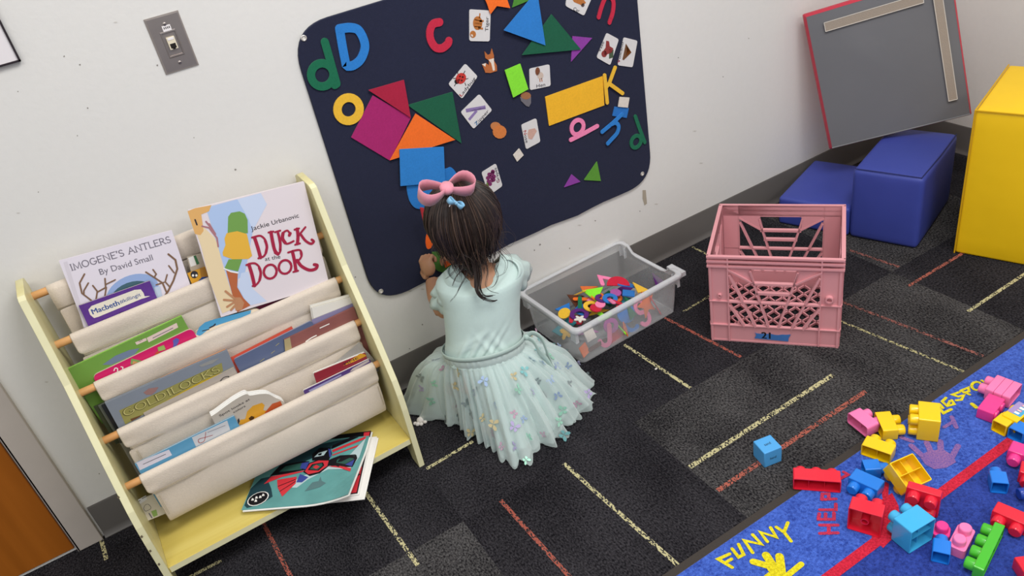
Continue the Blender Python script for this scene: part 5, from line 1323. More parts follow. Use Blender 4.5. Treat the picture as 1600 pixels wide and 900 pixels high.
def fpoly(name, label, pts, col, layer=0, cat='felt piece', group='felt pieces on the board', th=.003):
    pl = bpl(layer); b = MB(); b.prism([pl.px(*p) for p in pts], (0, -th, 0), felt(col))
    return tag(b.build(name, bevel=.0006, seg=1), label, cat, group)
def fstroke(name, label, lines, w, col, layer=0, closed=False, cat='felt letter', group='felt letters on the board', th=.003):
    pl = bpl(layer); b = MB()
    for ln in lines:
        cl = isinstance(ln, tuple) and ln[0] == 'ring'
        q = ln[1] if cl else [pl.uv(*p) for p in ln]
        for f in ribbon2d(q, w, cl, 8):
            k_ = (getattr(b, 'sk', 0)+1) % 40; b.sk = k_; b.prism([pl.at(p.x, p.y, 0) for p in f], (0, -th-1.5e-5*k_, 0), felt(col))
    return tag(b.build(name), label, cat, group)
def ringc(px, r, layer=0, sx=1): 
    c = bpl(layer).uv(*px); return ('ring', [V((c.x+r*sx*cos(2*pi*i/28), c.y+r*sin(2*pi*i/28))) for i in range(28)])
def sm(p): return [(q.x, q.y) for q in smooth_line([V(t) for t in p], 6)]
G1, B1, R1, Y1, O1, M1, P1, L1, PK, LG = '#1e6a4c', '#2e7cc8', '#c22c45', '#e9b73a', '#f2702a', '#a5286a', '#8b3f9c', '#86e03a', '#ef86b0', '#4f8a36'
fstroke('felt_letter', 'large dark green felt letter d near the board\'s top left eyelet', [KA((228, 262), (262, 380), (302, 522)), KA((302, 522), (290, 530)), ringc(KA((212, 467))[0], .0262)], .0185, G1)
fstroke('felt_letter', 'large blue felt capital D at the top left', [sm(KA((320, 180), (340, 300), (362, 412)))+sm(KA((362, 412), (405, 408), (452, 370), (478, 300), (468, 240), (435, 185), (385, 172), (330, 178)))], .0205, B1)
fstroke('felt_letter', 'red felt letter c at the top of the board', [sm(KA((945, 138), (905, 150), (885, 195), (890, 250), (920, 295), (960, 300), (995, 275), (1003, 255)))], .0190, R1)
fstroke('felt_letter', 'yellow felt letter o left of the magenta square', [ringc(KA((377, 682))[0], .0275)], .0200, Y1)
fstroke('felt_letter', 'red felt letter n at the board\'s top right', [sm(KB((1073, 122), (1090, 60), (1112, 0), (1130, -25), (1160, -20), (1178, 20), (1172, 90), (1150, 160)))], .0118, R1)
fstroke('felt_letter', 'yellow felt capital K beside the yellow rectangle', [KB((1115, 537), (1134, 732)), KB((1190, 482), (1150, 590), (1132, 615)), KB((1150, 598), (1243, 665))], .0108, Y1, 1)
fstroke('felt_letter', 'pink felt letter p below the yellow rectangle', [ringc(KC((922, 222))[0], .0205), KC((874, 312), (975, 262), (1062, 214))], .0120, PK)
fstroke('felt_letter', 'blue felt letter h beside the pink p', [KC((1240, 130), (1170, 195), (1098, 255)), sm(KC((1165, 200), (1195, 190), (1215, 215), (1205, 262), (1168, 305), (1138, 338)))], .0115, B1, 1)
fstroke('felt_letter', 'small green felt letter d at the board\'s right edge', [KC((1334, 145), (1365, 235), (1402, 330)), ringc(KC((1340, 325))[0], .0182)], .0115, G1)
g = fpoly
g('felt_triangle', 'crimson felt triangle above the magenta square', KA((500, 562), (722, 498), (765, 735)), '#a82440', 1)
g('felt_square', 'large magenta felt square on the left of the board', KD((375, 85), (645, 245), (495, 550), (220, 385)), M1)
g('felt_triangle', 'dark green felt triangle right of the magenta square', KD((622, 155), (942, 60), (1007, 428)), '#1f5c43')
g('felt_triangle', 'bright orange felt triangle between the magenta square and blue rectangle', KD((680, 215), (962, 402), (497, 548)), O1, 1)
g('felt_circle', 'round blue felt piece tucked under the blue rectangle', sm(KD((620, 700), (618, 760), (640, 845), (690, 893), (780, 880), (890, 790), (965, 710), (978, 660), (935, 600), (880, 612), (700, 620), (620, 700))), '#2a78c4')
g('felt_rectangle', 'blue felt rectangle above the child\'s head', KD((565, 470), (880, 452), (890, 705), (572, 732)), '#3080cc', 2)
star = KB((240, -52), (275, 25), (300, 100), (345, 42), (440, 57), (415, -15), (470, -85), (370, -75), (310, -150), (300, -60))
g('felt_star', 'orange felt star at the board\'s top edge', star, O1, 1)
g('felt_triangle', 'olive green felt triangle at the top edge beside the orange star', KB((455, 52), (572, 4), (640, -30), (480, -50)), LG)
g('felt_triangle', 'large blue felt triangle overlapping the dark green one', KB((395, 215), (605, -35), (640, -15), (692, 323)), '#2f7cc8', 2)
g('felt_triangle', 'dark green felt triangle under the large blue one', KB((735, 100), (945, 352), (525, 392)), '#1f5c43', 1)
g('felt_triangle', 'purple felt triangle behind the dark green one near the top right', KB((885, 257), (1025, 270), (875, 440)), P1)
g('felt_rectangle', 'lime green felt rectangle beside the hen card', KB((402, 500), (512, 453), (570, 635), (462, 695)), L1, 1)
g('felt_rectangle', 'long yellow felt rectangle on the right of the board', KB((690, 690), (1100, 543), (1112, 750), (718, 897)), '#f0b52e')
g('felt_triangle', 'small purple felt triangle low on the board', KC((880, 557), (943, 610), (826, 650)), P1)
g('felt_triangle', 'small olive green felt triangle low on the board', KC((1060, 465), (1088, 605), (968, 598)), '#5a9436')
g('felt_square', 'small blue felt square behind the blue letter h', KC((1185, 75), (1287, 85), (1272, 155), (1170, 140)), '#2a70bb')
g('felt_tab', 'small white square tab above the blue letter h', KC((1222, 5), (1292, 10), (1280, 82), (1210, 75)), '#d9d0c6', 1)
g('felt_tab', 'small white diamond tab below the nose card', KC((505, 372), (537, 420), (490, 467), (462, 420)), '#d9d0c6')
m_card = mat('card_white', '#d6d3d2', rough=.4, var=(50, .03)); m_cin = mat('card_ink', '#35323a', rough=.5)
def card(label, quad, word, base, pic, cap=None):
    """laminated alphabet card: word along base (two photo points), pic = list of (material colour, points)"""
    pl = bpl(0); uvs = [pl.uv(*p) for p in quad]; b = MB()
    b.prism([pl.at(p.x, p.y) for p in rounded(uvs, .006, 4)], (0, -.0022, 0), m_card)
    for col, pts in pic: b.face([pl.px(*p, .0026) for p in pts], felt(col))
    put_text(b, pl, word, *base, m_cin, .0028, height=.0092)
    if cap: put_text(b, pl, word[0], base[0], (base[0][0]+(base[1][0]-base[0][0])*cap[1], base[0][1]+(base[1][1]-base[0][1])*cap[1]), mat('cap_'+cap[0].strip('#'), cap[0]), .0030, height=.0098)
    return tag(b.build('picture_card'), label, 'picture card', 'alphabet cards on the board')
def blob(kf, cx_, cy_, rx, ry, n_=14, rot=0): return kf(*[(cx_+rx*cos(2*pi*i/n_)*cos(rot)-ry*sin(2*pi*i/n_)*sin(rot), cy_+rx*cos(2*pi*i/n_)*sin(rot)+ry*sin(2*pi*i/n_)*cos(rot)) for i in range(n_)])
def ln(kf, a, b_, w): 
    d = V((b_[0]-a[0], b_[1]-a[1])).normalized()*w/2; return kf((a[0]-d.y, a[1]+d.x), (a[0]+d.y, a[1]-d.x), (b_[0]+d.y, b_[1]-d.x), (b_[0]-d.y, b_[1]+d.x))
TG = '#b5703a'
card('Tiger card with an orange striped animal, top of the board', KB((150, 65), (302, 75), (295, 295), (150, 292)), 'Tiger', KB((283, 222), (286, 118)), [(TG, blob(KB, 212, 165, 34, 50)), (TG, blob(KB, 178, 245, 22, 26)), (TG, ln(KB, (225, 130), (228, 95), 9)), (TG, ln(KB, (225, 150), (255, 150), 14)), (TG, ln(KB, (215, 200), (250, 205), 14)), ('#3a2a22', ln(KB, (190, 140), (232, 150), 5)), ('#3a2a22', ln(KB, (190, 165), (240, 172), 5)), ('#3a2a22', ln(KB, (188, 190), (235, 192), 5)), ('#e4d8cc', blob(KB, 170, 255, 9, 10))])
card('Ladybug card with a red spotted beetle', KB((122, 452), (210, 545), (98, 705), (0, 600)), 'Ladybug', KB((92, 690), (195, 562)), [('#c23a34', blob(KB, 92, 560, 36, 42, 14, .6)), ('#222222', blob(KB, 62, 582, 16, 18))]+[('#2a2222', ln(KB, a, c_, 5)) for a, c_ in (((70, 530), (68, 508)), ((110, 530), (122, 505)), ((125, 565), (145, 560)), ((120, 590), (128, 612)), ((60, 560), (36, 560)), ((60, 590), (45, 615)))]+[('#2a2222', blob(KB, x, y, 7, 7, 8)) for x, y in ((85, 545), (105, 550), (98, 575), (80, 570))], ('#b83a3a', .16))
card('Zipper card with a lilac zip fastener', KB((222, 670), (313, 785), (180, 920), (88, 800)), 'Zipper', KB((198, 895), (290, 795)), [('#8a76a8', ln(KB, (128, 790), (268, 765), 26)), ('#8a76a8', ln(KB, (150, 855), (205, 790), 18)), ('#5a4a78', ln(KB, (135, 795), (265, 770), 5))], ('#4a86b8', .17))
card('Nose card with a pale pink nose', KC((520, 205), (628, 157), (657, 325), (555, 380)), 'Nose', KC((534, 250), (552, 335)), [('#c9a294', KC((575, 240), (620, 230), (635, 250), (600, 310), (575, 305), (568, 270)))], ('#b83a3a', .3))
card('Grapes card with a bunch of purple grapes, right of the bow', KC((340, 480), (387, 640), (290, 710), (237, 545)), 'Grapes', KC((367, 610), (342, 508)), [('#7a3060', blob(KC, x, y, 15, 15, 9)) for x, y in ((295, 560), (318, 550), (285, 585), (308, 578), (328, 575), (290, 610), (315, 602), (300, 628), (320, 540), (325, 598))]+[('#6f7f46', KC((278, 610), (292, 632), (290, 660), (270, 640)))], ('#a8486a', .16))
card('Hen card with a brown and white hen, beside the lime rectangle', KB((578, 490), (722, 458), (730, 612), (582, 643)), 'Hen', KB((628, 625), (690, 612)), [('#7a4a34', blob(KB, 640, 510, 17, 30)), ('#c9b6a8', blob(KB, 660, 540, 22, 26)), ('#b5704a', ln(KB, (655, 560), (658, 585), 6)), ('#b5704a', ln(KB, (668, 558), (672, 583), 6))])
card('Car card cut by the top of the picture', KB((850, -60), (1030, -30), (968, 112), (836, 42)), 'Car', KB((888, 72), (930, 90)), [('#b5703a', KB((890, 0), (960, -15), (985, 20), (960, 40), (900, 15))), ('#5a4a48', blob(KB, 962, 35, 13, 15))])
card('Vase card with red flowers, leaning at the upper right', KB((1130, 233), (1217, 280), (1155, 465), (1058, 410)), 'Vase', KB((1082, 372), (1112, 300)), [('#8e3a3a', KB((1130, 290), (1150, 295), (1155, 330), (1180, 345), (1170, 375), (1120, 395), (1098, 380), (1125, 340))), ('#4a5a44', KB((1150, 350), (1182, 355), (1180, 410), (1150, 420))), ('#8e3a3a', blob(KB, 1115, 385, 20, 24))])
card('Volcano card with a brown cone, at the board\'s right edge', KB((1252, 265), (1350, 290), (1315, 480), (1208, 465)), 'Volcano', KB((1222, 448), (1250, 300)), [('#6e4a30', KB((1270, 310), (1310, 375), (1255, 430), (1245, 425))), ('#c06a2c', KB((1276, 325), (1305, 372), (1275, 400)))], ('#b84a6a', .14))
def cut(name, label, pics, cat):
    pl = bpl(0); b = MB()
    for i, (c_, pts) in enumerate(pics): b.prism([pl.px(*p) for p in pts], (0, -.0022-.0003*i, 0), felt(c_))
    return tag(b.build(name), label, cat, 'cut-out animals on the board')
cut('fox_cutout', 'small orange fox cut-out near the top of the board', [('#b5683a', KB((258, 365), (282, 392), (300, 385), (310, 345), (325, 395), (325, 430), (345, 465), (348, 505), (300, 520), (265, 518), (250, 480), (240, 458), (268, 450), (290, 465), (290, 430), (265, 415))), ('#e2d4c6', KB((285, 425), (325, 415), (325, 440), (332, 500), (318, 505), (305, 450))), ('#e2d4c6', KB((240, 458), (268, 450), (262, 475)))], 'cut-out')
cut('animal_cutout', 'small brown and grey animal cut-out under the lime rectangle', [('#6e6a70', KB((512, 690), (560, 700), (590, 690), (590, 735), (575, 762), (555, 755), (520, 720))), ('#9c6a48', blob(KB, 553, 682, 36, 26))], 'cut-out')
cut('animal_cutout', 'small orange curled animal cut-out above the grapes card', [('#c27a4a', blob(KC, 338, 215, 36, 30)), ('#cf7a40', blob(KC, 366, 255, 49, 48))], 'cut-out')
# the pieces being put up low on the board, and the strip in the child's hand
KF = K(600, 380, 4.444)
g('felt_half_circle', 'green felt half circle behind the child\'s hand at the board\'s lower edge', sm(KF((330, 60), (390, 60), (480, 90), (525, 140), (480, 180), (400, 198), (350, 165), (330, 60))), '#4b7d35')
g('felt_triangle', 'orange felt triangle by the child\'s hand on the green half circle', KF((372, 20), (484, 132), (424, 168)), '#e2652c', 1)
KE = K(600, 250, 5.714)
pls = Plane((0, -.040, 0), (1, 0, 0), (0, 0, 1)); b = MB()
b.prism([pls.px(*p) for p in KE((318, 422), (352, 425), (368, 520), (410, 600), (440, 650), (432, 690), (385, 690), (388, 640), (350, 560))], (0, -.003, 0), felt('#b8323c'))
tag(b.build('felt_strip'), 'long red felt strip held above the child\'s hand', 'felt piece', 'felt pieces in the hand')
pls = Plane((0, -.045, 0), (1, 0, 0), (0, 0, 1)); b = MB()
b.prism([pls.px(*p) for p in sm(KE((372, 690), (385, 655), (415, 640), (438, 670), (436, 720), (420, 775), (385, 790), (370, 740), (372, 690)))], (0, -.003, 0), felt('#ee6420'))
tag(b.build('felt_oval'), 'orange felt oval pinched in the child\'s fingers', 'felt piece', 'felt pieces in the hand')
# ------------------------------------------------------------------ clear bin of felt shapes
def translucent(name, col, a):
    m = bpy.data.materials.new(name); m.use_nodes = True; N = m.node_tree.nodes; L = m.node_tree.links; bs = N['Principled BSDF']
    bs.inputs['Base Color'].default_value = lin(col); bs.inputs['Roughness'].default_value = .32; bs.inputs['Specular IOR Level'].default_value = .45
    lw = N.new('ShaderNodeLayerWeight'); lw.inputs[0].default_value = .25
    mr = N.new('ShaderNodeMapRange'); mr.inputs[3].default_value = a; mr.inputs[4].default_value = min(1, a+.45); L.new(lw.outputs['Facing'], mr.inputs[0]); L.new(mr.outputs[0], bs.inputs['Alpha'])
    MATS[name] = m; return m
m_clear, m_clrim = translucent('clear_polypropylene', '#eceef0', .08), translucent('clear_rim', '#e6e7ea', .40)
BA = radians(2.2); BC = V((1.052, -.150, 0)); BM = Matrix.Translation(BC) @ Matrix.Rotation(BA, 4, 'Z')
bin_ = empty('storage_bin', 'clear plastic storage bin filled with felt shapes between the child and the crate', 'bin', M=BM)
def rr(hx, hy, r, z, drop=0, n=6):
    out = []
    for cx_, cy_, a0 in ((hx-r, hy-r, 0), (-hx+r, hy-r, 90), (-hx+r, -hy+r, 180), (hx-r, -hy+r, 270)):
        for i in range(n+1): out.append((cx_+r*cos(radians(a0+90*i/n)), cy_+r*sin(radians(a0+90*i/n)), z))
    # extra points along the sides
    full = []
    for i in range(len(out)):
        a, b_ = V(out[i]), V(out[(i+1) % len(out)]); full.append(a); L_ = (b_-a).length
        if L_ > .05:
            for t in range(1, 12): full.append(a.lerp(b_, t/12))
    if drop:
        for p in full:
            if p.x > hx-.02 and abs(p.y) < hy-.035:
                e = min(1, (hy-.035-abs(p.y))/.03); p.z -= drop*e*e*(3-2*e)
    return [BM @ p for p in full]
b = MB(); H0 = .138
b.loft([rr(.170, .118, .012, .004, 0), rr(.174, .122, .014, .006, 0), rr(.178, .126, .016, .045), rr(.1815, .1285, .016, .09, 0), rr(.1855, .1325, .018, H0-.001, .022)], m_clear, True, False); b.face(rr(.170, .118, .012, .004), m_clear)
o = b.build('bin_shell', bin_, smooth=50); md = o.modifiers.new('thickness', 'SOLIDIFY'); md.thickness = .0018; md.offset = 1
b = MB(); b.loft([rr(.1855, .1325, .018, H0-.002, .022), rr(.187, .134, .018, H0, .022), rr(.1965, .1435, .020, H0, .022), rr(.198, .145, .020, H0-.002, .022), rr(.198, .145, .020, H0-.012, .022)], m_clrim, True, False)
o = b.build('bin_rim', bin_, smooth=50); md = o.modifiers.new('thickness', 'SOLIDIFY'); md.thickness = .0016; md.offset = 1
b = MB()
for sx in (-1, 1):
    for sy in (-1, 1):
        b.box((sx*.190, sy*.120, .108), (.0016, .022, .036), m_clrim, BM); b.box((sx*.186, sy*.132, .108), (.010, .0016, .036), m_clrim, BM); b.box((sx*.186, sy*.109, .108), (.010, .0016, .036), m_clrim, BM)
b.build('corner_rib', bin_)
b = MB(); b.box((.204, -.105, H0-.006), (.020, .058, .002), m_clrim, BM); b.box((.2135, -.105, H0-.012), (.0018, .058, .014), m_clrim, BM)
for dy in (-.029, .029): b.box((.204, -.105+dy, H0-.012), (.020, .0018, .014), m_clrim, BM)
b.build('grip_tab', bin_)
# --- felt shapes inside
FC = dict(red='#c4243c', pink='#ef82ac', yellow='#eebd3a', orange='#f0742c', blue='#2d74c0', green='#1f6a4a', purple='#5a2470', brown='#5e3626', white='#ded8cf', lime='#8ae634', mauve='#a8559a', teal='#3c8f9c')
def shape2(kind, s):
    if kind == 'triangle': return [[(-.5*s, -.4*s), (.5*s, -.4*s), (0, .5*s)]]
    if kind == 'square': return [[(-.4*s, -.4*s), (.4*s, -.4*s), (.4*s, .4*s), (-.4*s, .4*s)]]
    if kind == 'rectangle': return [[(-.5*s, -.25*s), (.5*s, -.25*s), (.5*s, .25*s), (-.5*s, .25*s)]]
    if kind == 'star': return [[((.5 if i % 2 == 0 else .21)*s*sin(i*pi/5), (.5 if i % 2 == 0 else .21)*s*cos(i*pi/5)) for i in range(10)]]
    if kind == 'circle': return [[(.42*s*cos(i*pi/9), .42*s*sin(i*pi/9)) for i in range(18)]]
    if kind == 'half circle': return [[(.5*s*cos(i*pi/12), .5*s*sin(i*pi/12)) for i in range(13)]]
    if kind == 'strip': return ribbon2d([(-.45*s, 0), (.45*s, 0)], .012)
    if kind == 'letter L': return ribbon2d([(-.45*s, .12*s), (.12*s, .22*s), (0, -.35*s)], .0125)
    if kind == 'letter S': return ribbon2d([(p[0]*s-.3*s, p[1]*s-.5*s) for p in STROKES['S'][1][0]], .0125)
    if kind == 'letter C': return ribbon2d(arc(0, 0, .35*s, .4*s, 50, 310, 12), .0125)
    if kind == 'letter J': return ribbon2d([(.2*s, .45*s), (.2*s, -.1*s)]+arc(0, -.15*s, .2*s, .25*s, 0, -160, 8), .0125)
    if kind == 'letter V': return ribbon2d([(-.3*s, .4*s), (0, -.4*s), (.3*s, .4*s)], .0125)
    if kind == 'ring': return ribbon2d([(.32*s*cos(i*pi/10), .28*s*sin(i*pi/10)) for i in range(20)], .013, True)
    if kind == 'cross': return ribbon2d([(-.4*s, 0), (.4*s, 0)], .014)+ribbon2d([(0, -.4*s), (0, .4*s)], .014)
    if kind == 'flower': return [[((.34+.12*cos(5*t))*s*cos(t), (.34+.12*cos(5*t))*s*sin(t)) for t in [i*2*pi/30 for i in range(30)]]]
rb_ = random.Random(31); used = {}
def shape(col, kind, s, c, rz, tilt, where):
    M = Matrix.Translation(c) @ Euler((tilt[0], tilt[1], rz)).to_matrix().to_4x4(); b = MB()
    for i, pg in enumerate(shape2(kind, s)): b.prism([V((p[0], p[1], 0)) for p in pg], (0, 0, .003+2e-5*(i % 30)), felt(FC[col]), None, M)
    nm = 'felt_letter' if 'letter' in kind else 'felt_'+kind.replace(' ', '_')
    return tag(b.build(nm, M=M), '%s felt %s %s' % (col, kind, where), 'felt letter' if 'letter' in kind else 'felt piece', 'felt shapes in the clear bin')
# visible on top of the heap: (colour, kind, size, photo point, height, turn, tilt, place)
for col, kind, s, px, z, rz, tl, wh in [
    ('pink', 'letter L', .060, (944, 436), .098, 1.0, (.25, -.15), 'standing highest on the heap in the bin'),
    ('red', 'half circle', .070, (966, 447), .090, -.5, (.35, .2), 'large and leaning at the top of the heap'),
    ('lime', 'triangle', .062, (925, 458), .088, .6, (.15, -.2), 'lying on top of the heap in the bin'),
    ('orange', 'triangle', .058, (916, 452), .080, 2.2, (.3, .1), 'poking up behind the lime triangle in the bin'),
    ('brown', 'triangle', .050, (897, 467), .072, .4, (.4, -.2), 'at the left back of the heap'),
    ('yellow', 'strip', .060, (905, 459), .082, 1.9, (.1, .6), 'standing beside the brown triangle'),
    ('green', 'strip', .055, (906, 477), .075, .9, (.2, -.4), 'below the yellow strip in the bin'),
    ('orange', 'circle', .050, (934, 464), .080, 0, (.2, .2), 'half hidden in the middle of the heap'),
    ('purple', 'letter C', .045, (942, 467), .084, .6, (.2, .1), 'in the middle of the heap'),
    ('blue', 'ring', .055, (953, 467), .084, .3, (.25, .1), 'in the middle of the heap behind the pink strip'),
    ('blue', 'letter V', .065, (982, 446), .078, .8, (.3, .3), 'at the back right of the heap'),
    ('blue', 'square', .045, (982, 459), .076, .9, (.2, .1), 'right of the red half circle'),
    ('yellow', 'triangle', .055, (998, 450), .080, .2, (.3, .4), 'at the right end of the heap'),
    ('pink', 'strip', .055, (955, 471), .088, 1.3, (.1, .3), 'across the middle of the heap'),
    ('pink', 'circle', .036, (938, 476), .082, 0, (.2, 0), 'small, beside the red oval in the heap'),
    ('red', 'circle', .042, (931, 482), .079, 0, (.2, .15), 'oval looking, in front of the yellow ring'),
    ('yellow', 'ring', .062, (924, 479), .074, .4, (.2, .1), 'under the red circle in the bin'),
    ('purple', 'ring', .072, (905, 492), .074, .2, (.15, .1), 'dark and large at the left front of the heap'),
    ('white', 'flower', .040, (906, 499), .077, .4, (.1, .1), 'inside the dark purple ring'),
    ('yellow', 'circle', .045, (882, 490), .066, 0, (.2, -.3), 'at the left end of the heap'),
    ('blue', 'triangle', .050, (880, 484), .060, 1, (.2, -.3), 'behind the yellow circle at the left end'),
    ('red', 'strip', .042, (893, 498), .072, .9, (.1, .1), 'by the dark purple ring'),
    ('purple', 'triangle', .050, (1026, 437), .070, .3, (.7, .3), 'alone against the bin\'s right end'),
    ('mauve', 'circle', .040, (962, 458), .078, 0, (.2, .1), 'under the blue ring'),
    ('red', 'letter J', .05, (962, 476), .080, .5, (.2, .1), 'in front of the blue ring'),
    ('orange', 'strip', .06, (912, 468), .072, -.5, (.2, .2), 'under the lime triangle')]:
    shape(col, kind, s, onZ(*px, z), rz, tl, wh)
# pressed against the near walls and lying at the bottom
for col, kind, s, u, v, z, rz, tl, wh in [
    ('orange', 'star', .085, .095, -.088, .055, .3, (1.25, 0), 'seen through the front wall at the right'), ('pink', 'letter S', .075, .07, -.095, .040, .2, (1.1, .1), 'seen through the front wall below the orange star'),
    ('red', 'letter S', .060, .125, -.092, .035, 1.2, (1.2, 0), 'seen through the front wall\'s right end'), ('orange', 'rectangle', .06, .0, -.100, .030, 1.0, (1.3, 0), 'seen through the middle of the front wall'),
    ('lime', 'strip', .055, -.018, -.103, .032, 1.4, (1.3, 0), 'upright behind the front wall'), ('pink', 'letter J', .075, -.075, -.103, .040, -.9, (1.3, 0), 'curling behind the front wall\'s left'),
    ('mauve', 'ring', .055, -.045, -.095, .055, 0, (1.1, 0), 'behind the upper front wall'), ('blue', 'circle', .07, .02, -.085, .060, 0, (1.1, 0), 'behind the upper front wall'),
    ('green', 'triangle', .07, .045, -.080, .068, .4, (1.0, 0), 'behind the front rim'), ('orange', 'square', .04, -.150, -.100, .028, .4, (1.2, 0), 'at the near left corner low down'),
    ('yellow', 'flower', .060, -.152, -.02, .055, 0, (1.2, 1.2), 'pressed against the left end wall'), ('white', 'square', .05, -.12, -.092, .066, .3, (1.0, .2), 'by the front wall under the rim'),
    ('teal', 'rectangle', .07, -.13, .02, .035, .2, (.1, -.1), 'low at the left end'), ('brown', 'strip', .07, -.1, -.098, .018, .1, (1.3, 0), 'lying along the bottom of the front wall'),
    ('red', 'rectangle', .06, -.03, -.098, .012, .15, (1.2, 0), 'low behind the front wall'), ('blue', 'letter C', .06, .03, -.09, .022, .1, (.9, 0), 'low behind the front wall'),
    ('yellow', 'star', .07, -.02, .0, .045, .5, (.1, .1), 'buried in the heap'), ('green', 'square', .07, .05, .03, .040, .2, (.1, 0), 'buried in the heap'), ('purple', 'half circle', .07, .11, .02, .035, .2, (.1, -.1), 'buried at the right of the heap'),
    ('red', 'square', .06, -.08, .03, .030, .7, (0, .1), 'buried at the left of the heap'), ('mauve', 'letter V', .06, -.10, -.05, .040, .7, (0, .1), 'buried at the left front of the heap'), ('brown', 'circle', .06, .0, .06, .035, .7, (0, .1), 'buried at the back of the heap'),
    ('teal', 'triangle', .07, .07, -.03, .050, .2, (.1, .1), 'buried in the middle of the heap'), ('white', 'circle', .05, .12, -.04, .045, .2, (.1, .1), 'buried at the right front of the heap'), ('lime', 'cross', .05, -.03, -.05, .055, .2, (.1, .1), 'buried at the front of the heap'),
    ('orange', 'letter C', .06, .04, .0, .06, .9, (.1, .1), 'buried under the heap\'s top'), ('blue', 'half circle', .07, -.05, .01, .06, .9, (.1, .1), 'buried under the heap\'s top'), ('pink', 'square', .06, .0, .02, .068, .4, (.1, .1), 'buried under the heap\'s top')]:
    shape(col, kind, s, BM @ V((u, v, z)), rz, tl, wh)
# ------------------------------------------------------------------ big building bricks on the rug
def plastic(n_, c): return mat('brick_'+n_, c, rough=.24, spec=.5, coat=.15)
BCOL = dict(red='#dc1f36', yellow='#f2c70c', blue='#1d78d8', skyblue='#3fabdc', green='#46b42c', pink='#f27bb0', hotpink='#e83a8c', navy='#1f3f9c')
PT = .032
def brick(label, col, L_, S_, T_, x, y, yaw, nl, nt, pose='side', inner='rib', z0=RZ+.0002, rnd=.0012, seam=(), stud_h=.0175, wob=0):
    """frame: x length, y stud axis (open underside at -y), z thickness; lying on its side unless pose is 'up'"""
    m = plastic(col, BCOL[col])
    M = Matrix.Translation((x, y, z0)) @ Matrix.Rotation(radians(wob), 4, 'X') @ Matrix.Rotation(radians(yaw), 4, 'Z')
    if pose == 'up': M = M @ Matrix.Translation((0, 0, S_/2)) @ Matrix.Rotation(pi/2, 4, 'X') @ Matrix.Translation((0, 0, -T_/2))
    if pose == 'down': M = M @ Matrix.Translation((0, 0, S_/2)) @ Matrix.Rotation(-pi/2, 4, 'X') @ Matrix.Translation((0, 0, -T_/2))
    root = empty('building_brick', label, 'building brick', M=M, group='big building bricks on the rug')
    w = .0022; hx, hy = L_/2, S_/2
    def ring(ix, y_, i): 
        pts = rounded([(-hx+ix, ix), (hx-ix, ix), (hx-ix, T_-ix), (-hx+ix, T_-ix)], max(rnd*3-ix*.5, .0008), 4)
        return [M @ V((p.x, y_, p.y)) for p in pts]
    b = MB()
    b.loft([ring(.001, hy, 0), ring(0, hy-.001, 0), ring(0, -hy+.0005, 0), ring(.0005, -hy, 0), ring(w, -hy, 0), ring(w+.0004, hy-.003, 0)], m, True, False)
    b.face(ring(.001, hy, 0), m); b.face(ring(w+.0004, hy-.003, 0), m)
    for t in seam: b.box((t, 0, T_/2), (.0005, S_*.99, T_+.0003), plastic(col+'_seam', {'yellow': '#c99f08', 'pink': '#c85a8c'}.get(col, '#444444')), M) if False else None
    o = b.build('brick_body', root, smooth=35)
    b = MB()
    if inner == 'tube':
        tm = M @ Matrix.Translation((0, hy-.003, T_/2)) @ Matrix.Rotation(pi/2, 4, 'X')
        b.lathe([(.0085, 0), (.0080, S_-.006), (.0062, S_-.006), (.0060, .004), (.0001, .004)], m, 20, tm)
    if inner in ('rib', 'cross', 'slots'):
        for i in range(1, nl): b.box((-hx+i*L_/nl, .004, T_/2), (.0012, S_-.012, T_-2*w), m, M)
        if inner == 'cross':
            b.box((0, .002, T_/2), (L_-2*w, S_-.006, .0014), m, M)
        if inner == 'slots':
            for i in range(nl): b.box((-hx+(i+.5)*L_/nl, 0, T_/2), (.002, S_-.003, T_-2*w), m, M)
    if b.v: b.build('inner_ribs', root, smooth=35)
    for i in range(nl):
        for j in range(nt):
            b = MB(); sm_ = M @ Matrix.Translation((-hx+(i+.5)*L_/nl, hy, (j+.5)*T_/nt)) @ Matrix.Rotation(-pi/2, 4, 'X')
            r = .0122
            b.lathe([(r, -.0005), (r, stud_h-.003), (r*.95, stud_h-.0012), (r*.84, stud_h), (.0001, stud_h)], m, 22, sm_); b.build('stud', root, smooth=40)
    return root, M
B_ = brick
B_('red three-stud brick lying on its side at the rug\'s edge', 'red', .098, .034, .034, 1.017, -.986, 314, 3, 1, stud_h=.012)
B_('red square brick with a tube inside its open base, over the red handprint', 'red', .064, .034, .064, 1.004, -1.124, 298, 2, 2, inner='tube')
B_('yellow two-stud brick beside the pink one, studs pointing right', 'yellow', .064, .034, .032, 1.260, -.971, 235, 2, 1)
B_('yellow square brick standing on its side, tallest of the yellow bricks', 'yellow', .064, .044, .064, 1.323, -1.030, 38, 2, 2)
B_('pink two-stud brick, open end facing left, furthest left of the pink bricks', 'pink', .064, .034, .032, 1.231, -.931, 262, 2, 1, rnd=.0022, z0=.0092)
B_('yellow two-stud brick with its open base towards the viewer', 'yellow', .064, .034, .032, 1.186, -1.009, 290, 2, 1)
B_('sky blue square brick with a divided open base', 'skyblue', .064, .044, .064, 1.048, -1.199, 355, 2, 2, inner='cross')
B_('blue two-stud brick between the red three-stud brick and the red square brick', 'blue', .064, .034, .032, 1.086, -1.058, 104, 2, 1)
B_('green four-stud brick lying on its side near the lower right corner', 'green', .128, .018, .032, 1.122, -1.309, 17, 4, 1, inner='slots')
B_('light pink two-stud brick standing upright beside the green brick', 'pink', .032, .024, .064, 1.106, -1.264, 287, 1, 2, pose='up', rnd=.0025, stud_h=.015)
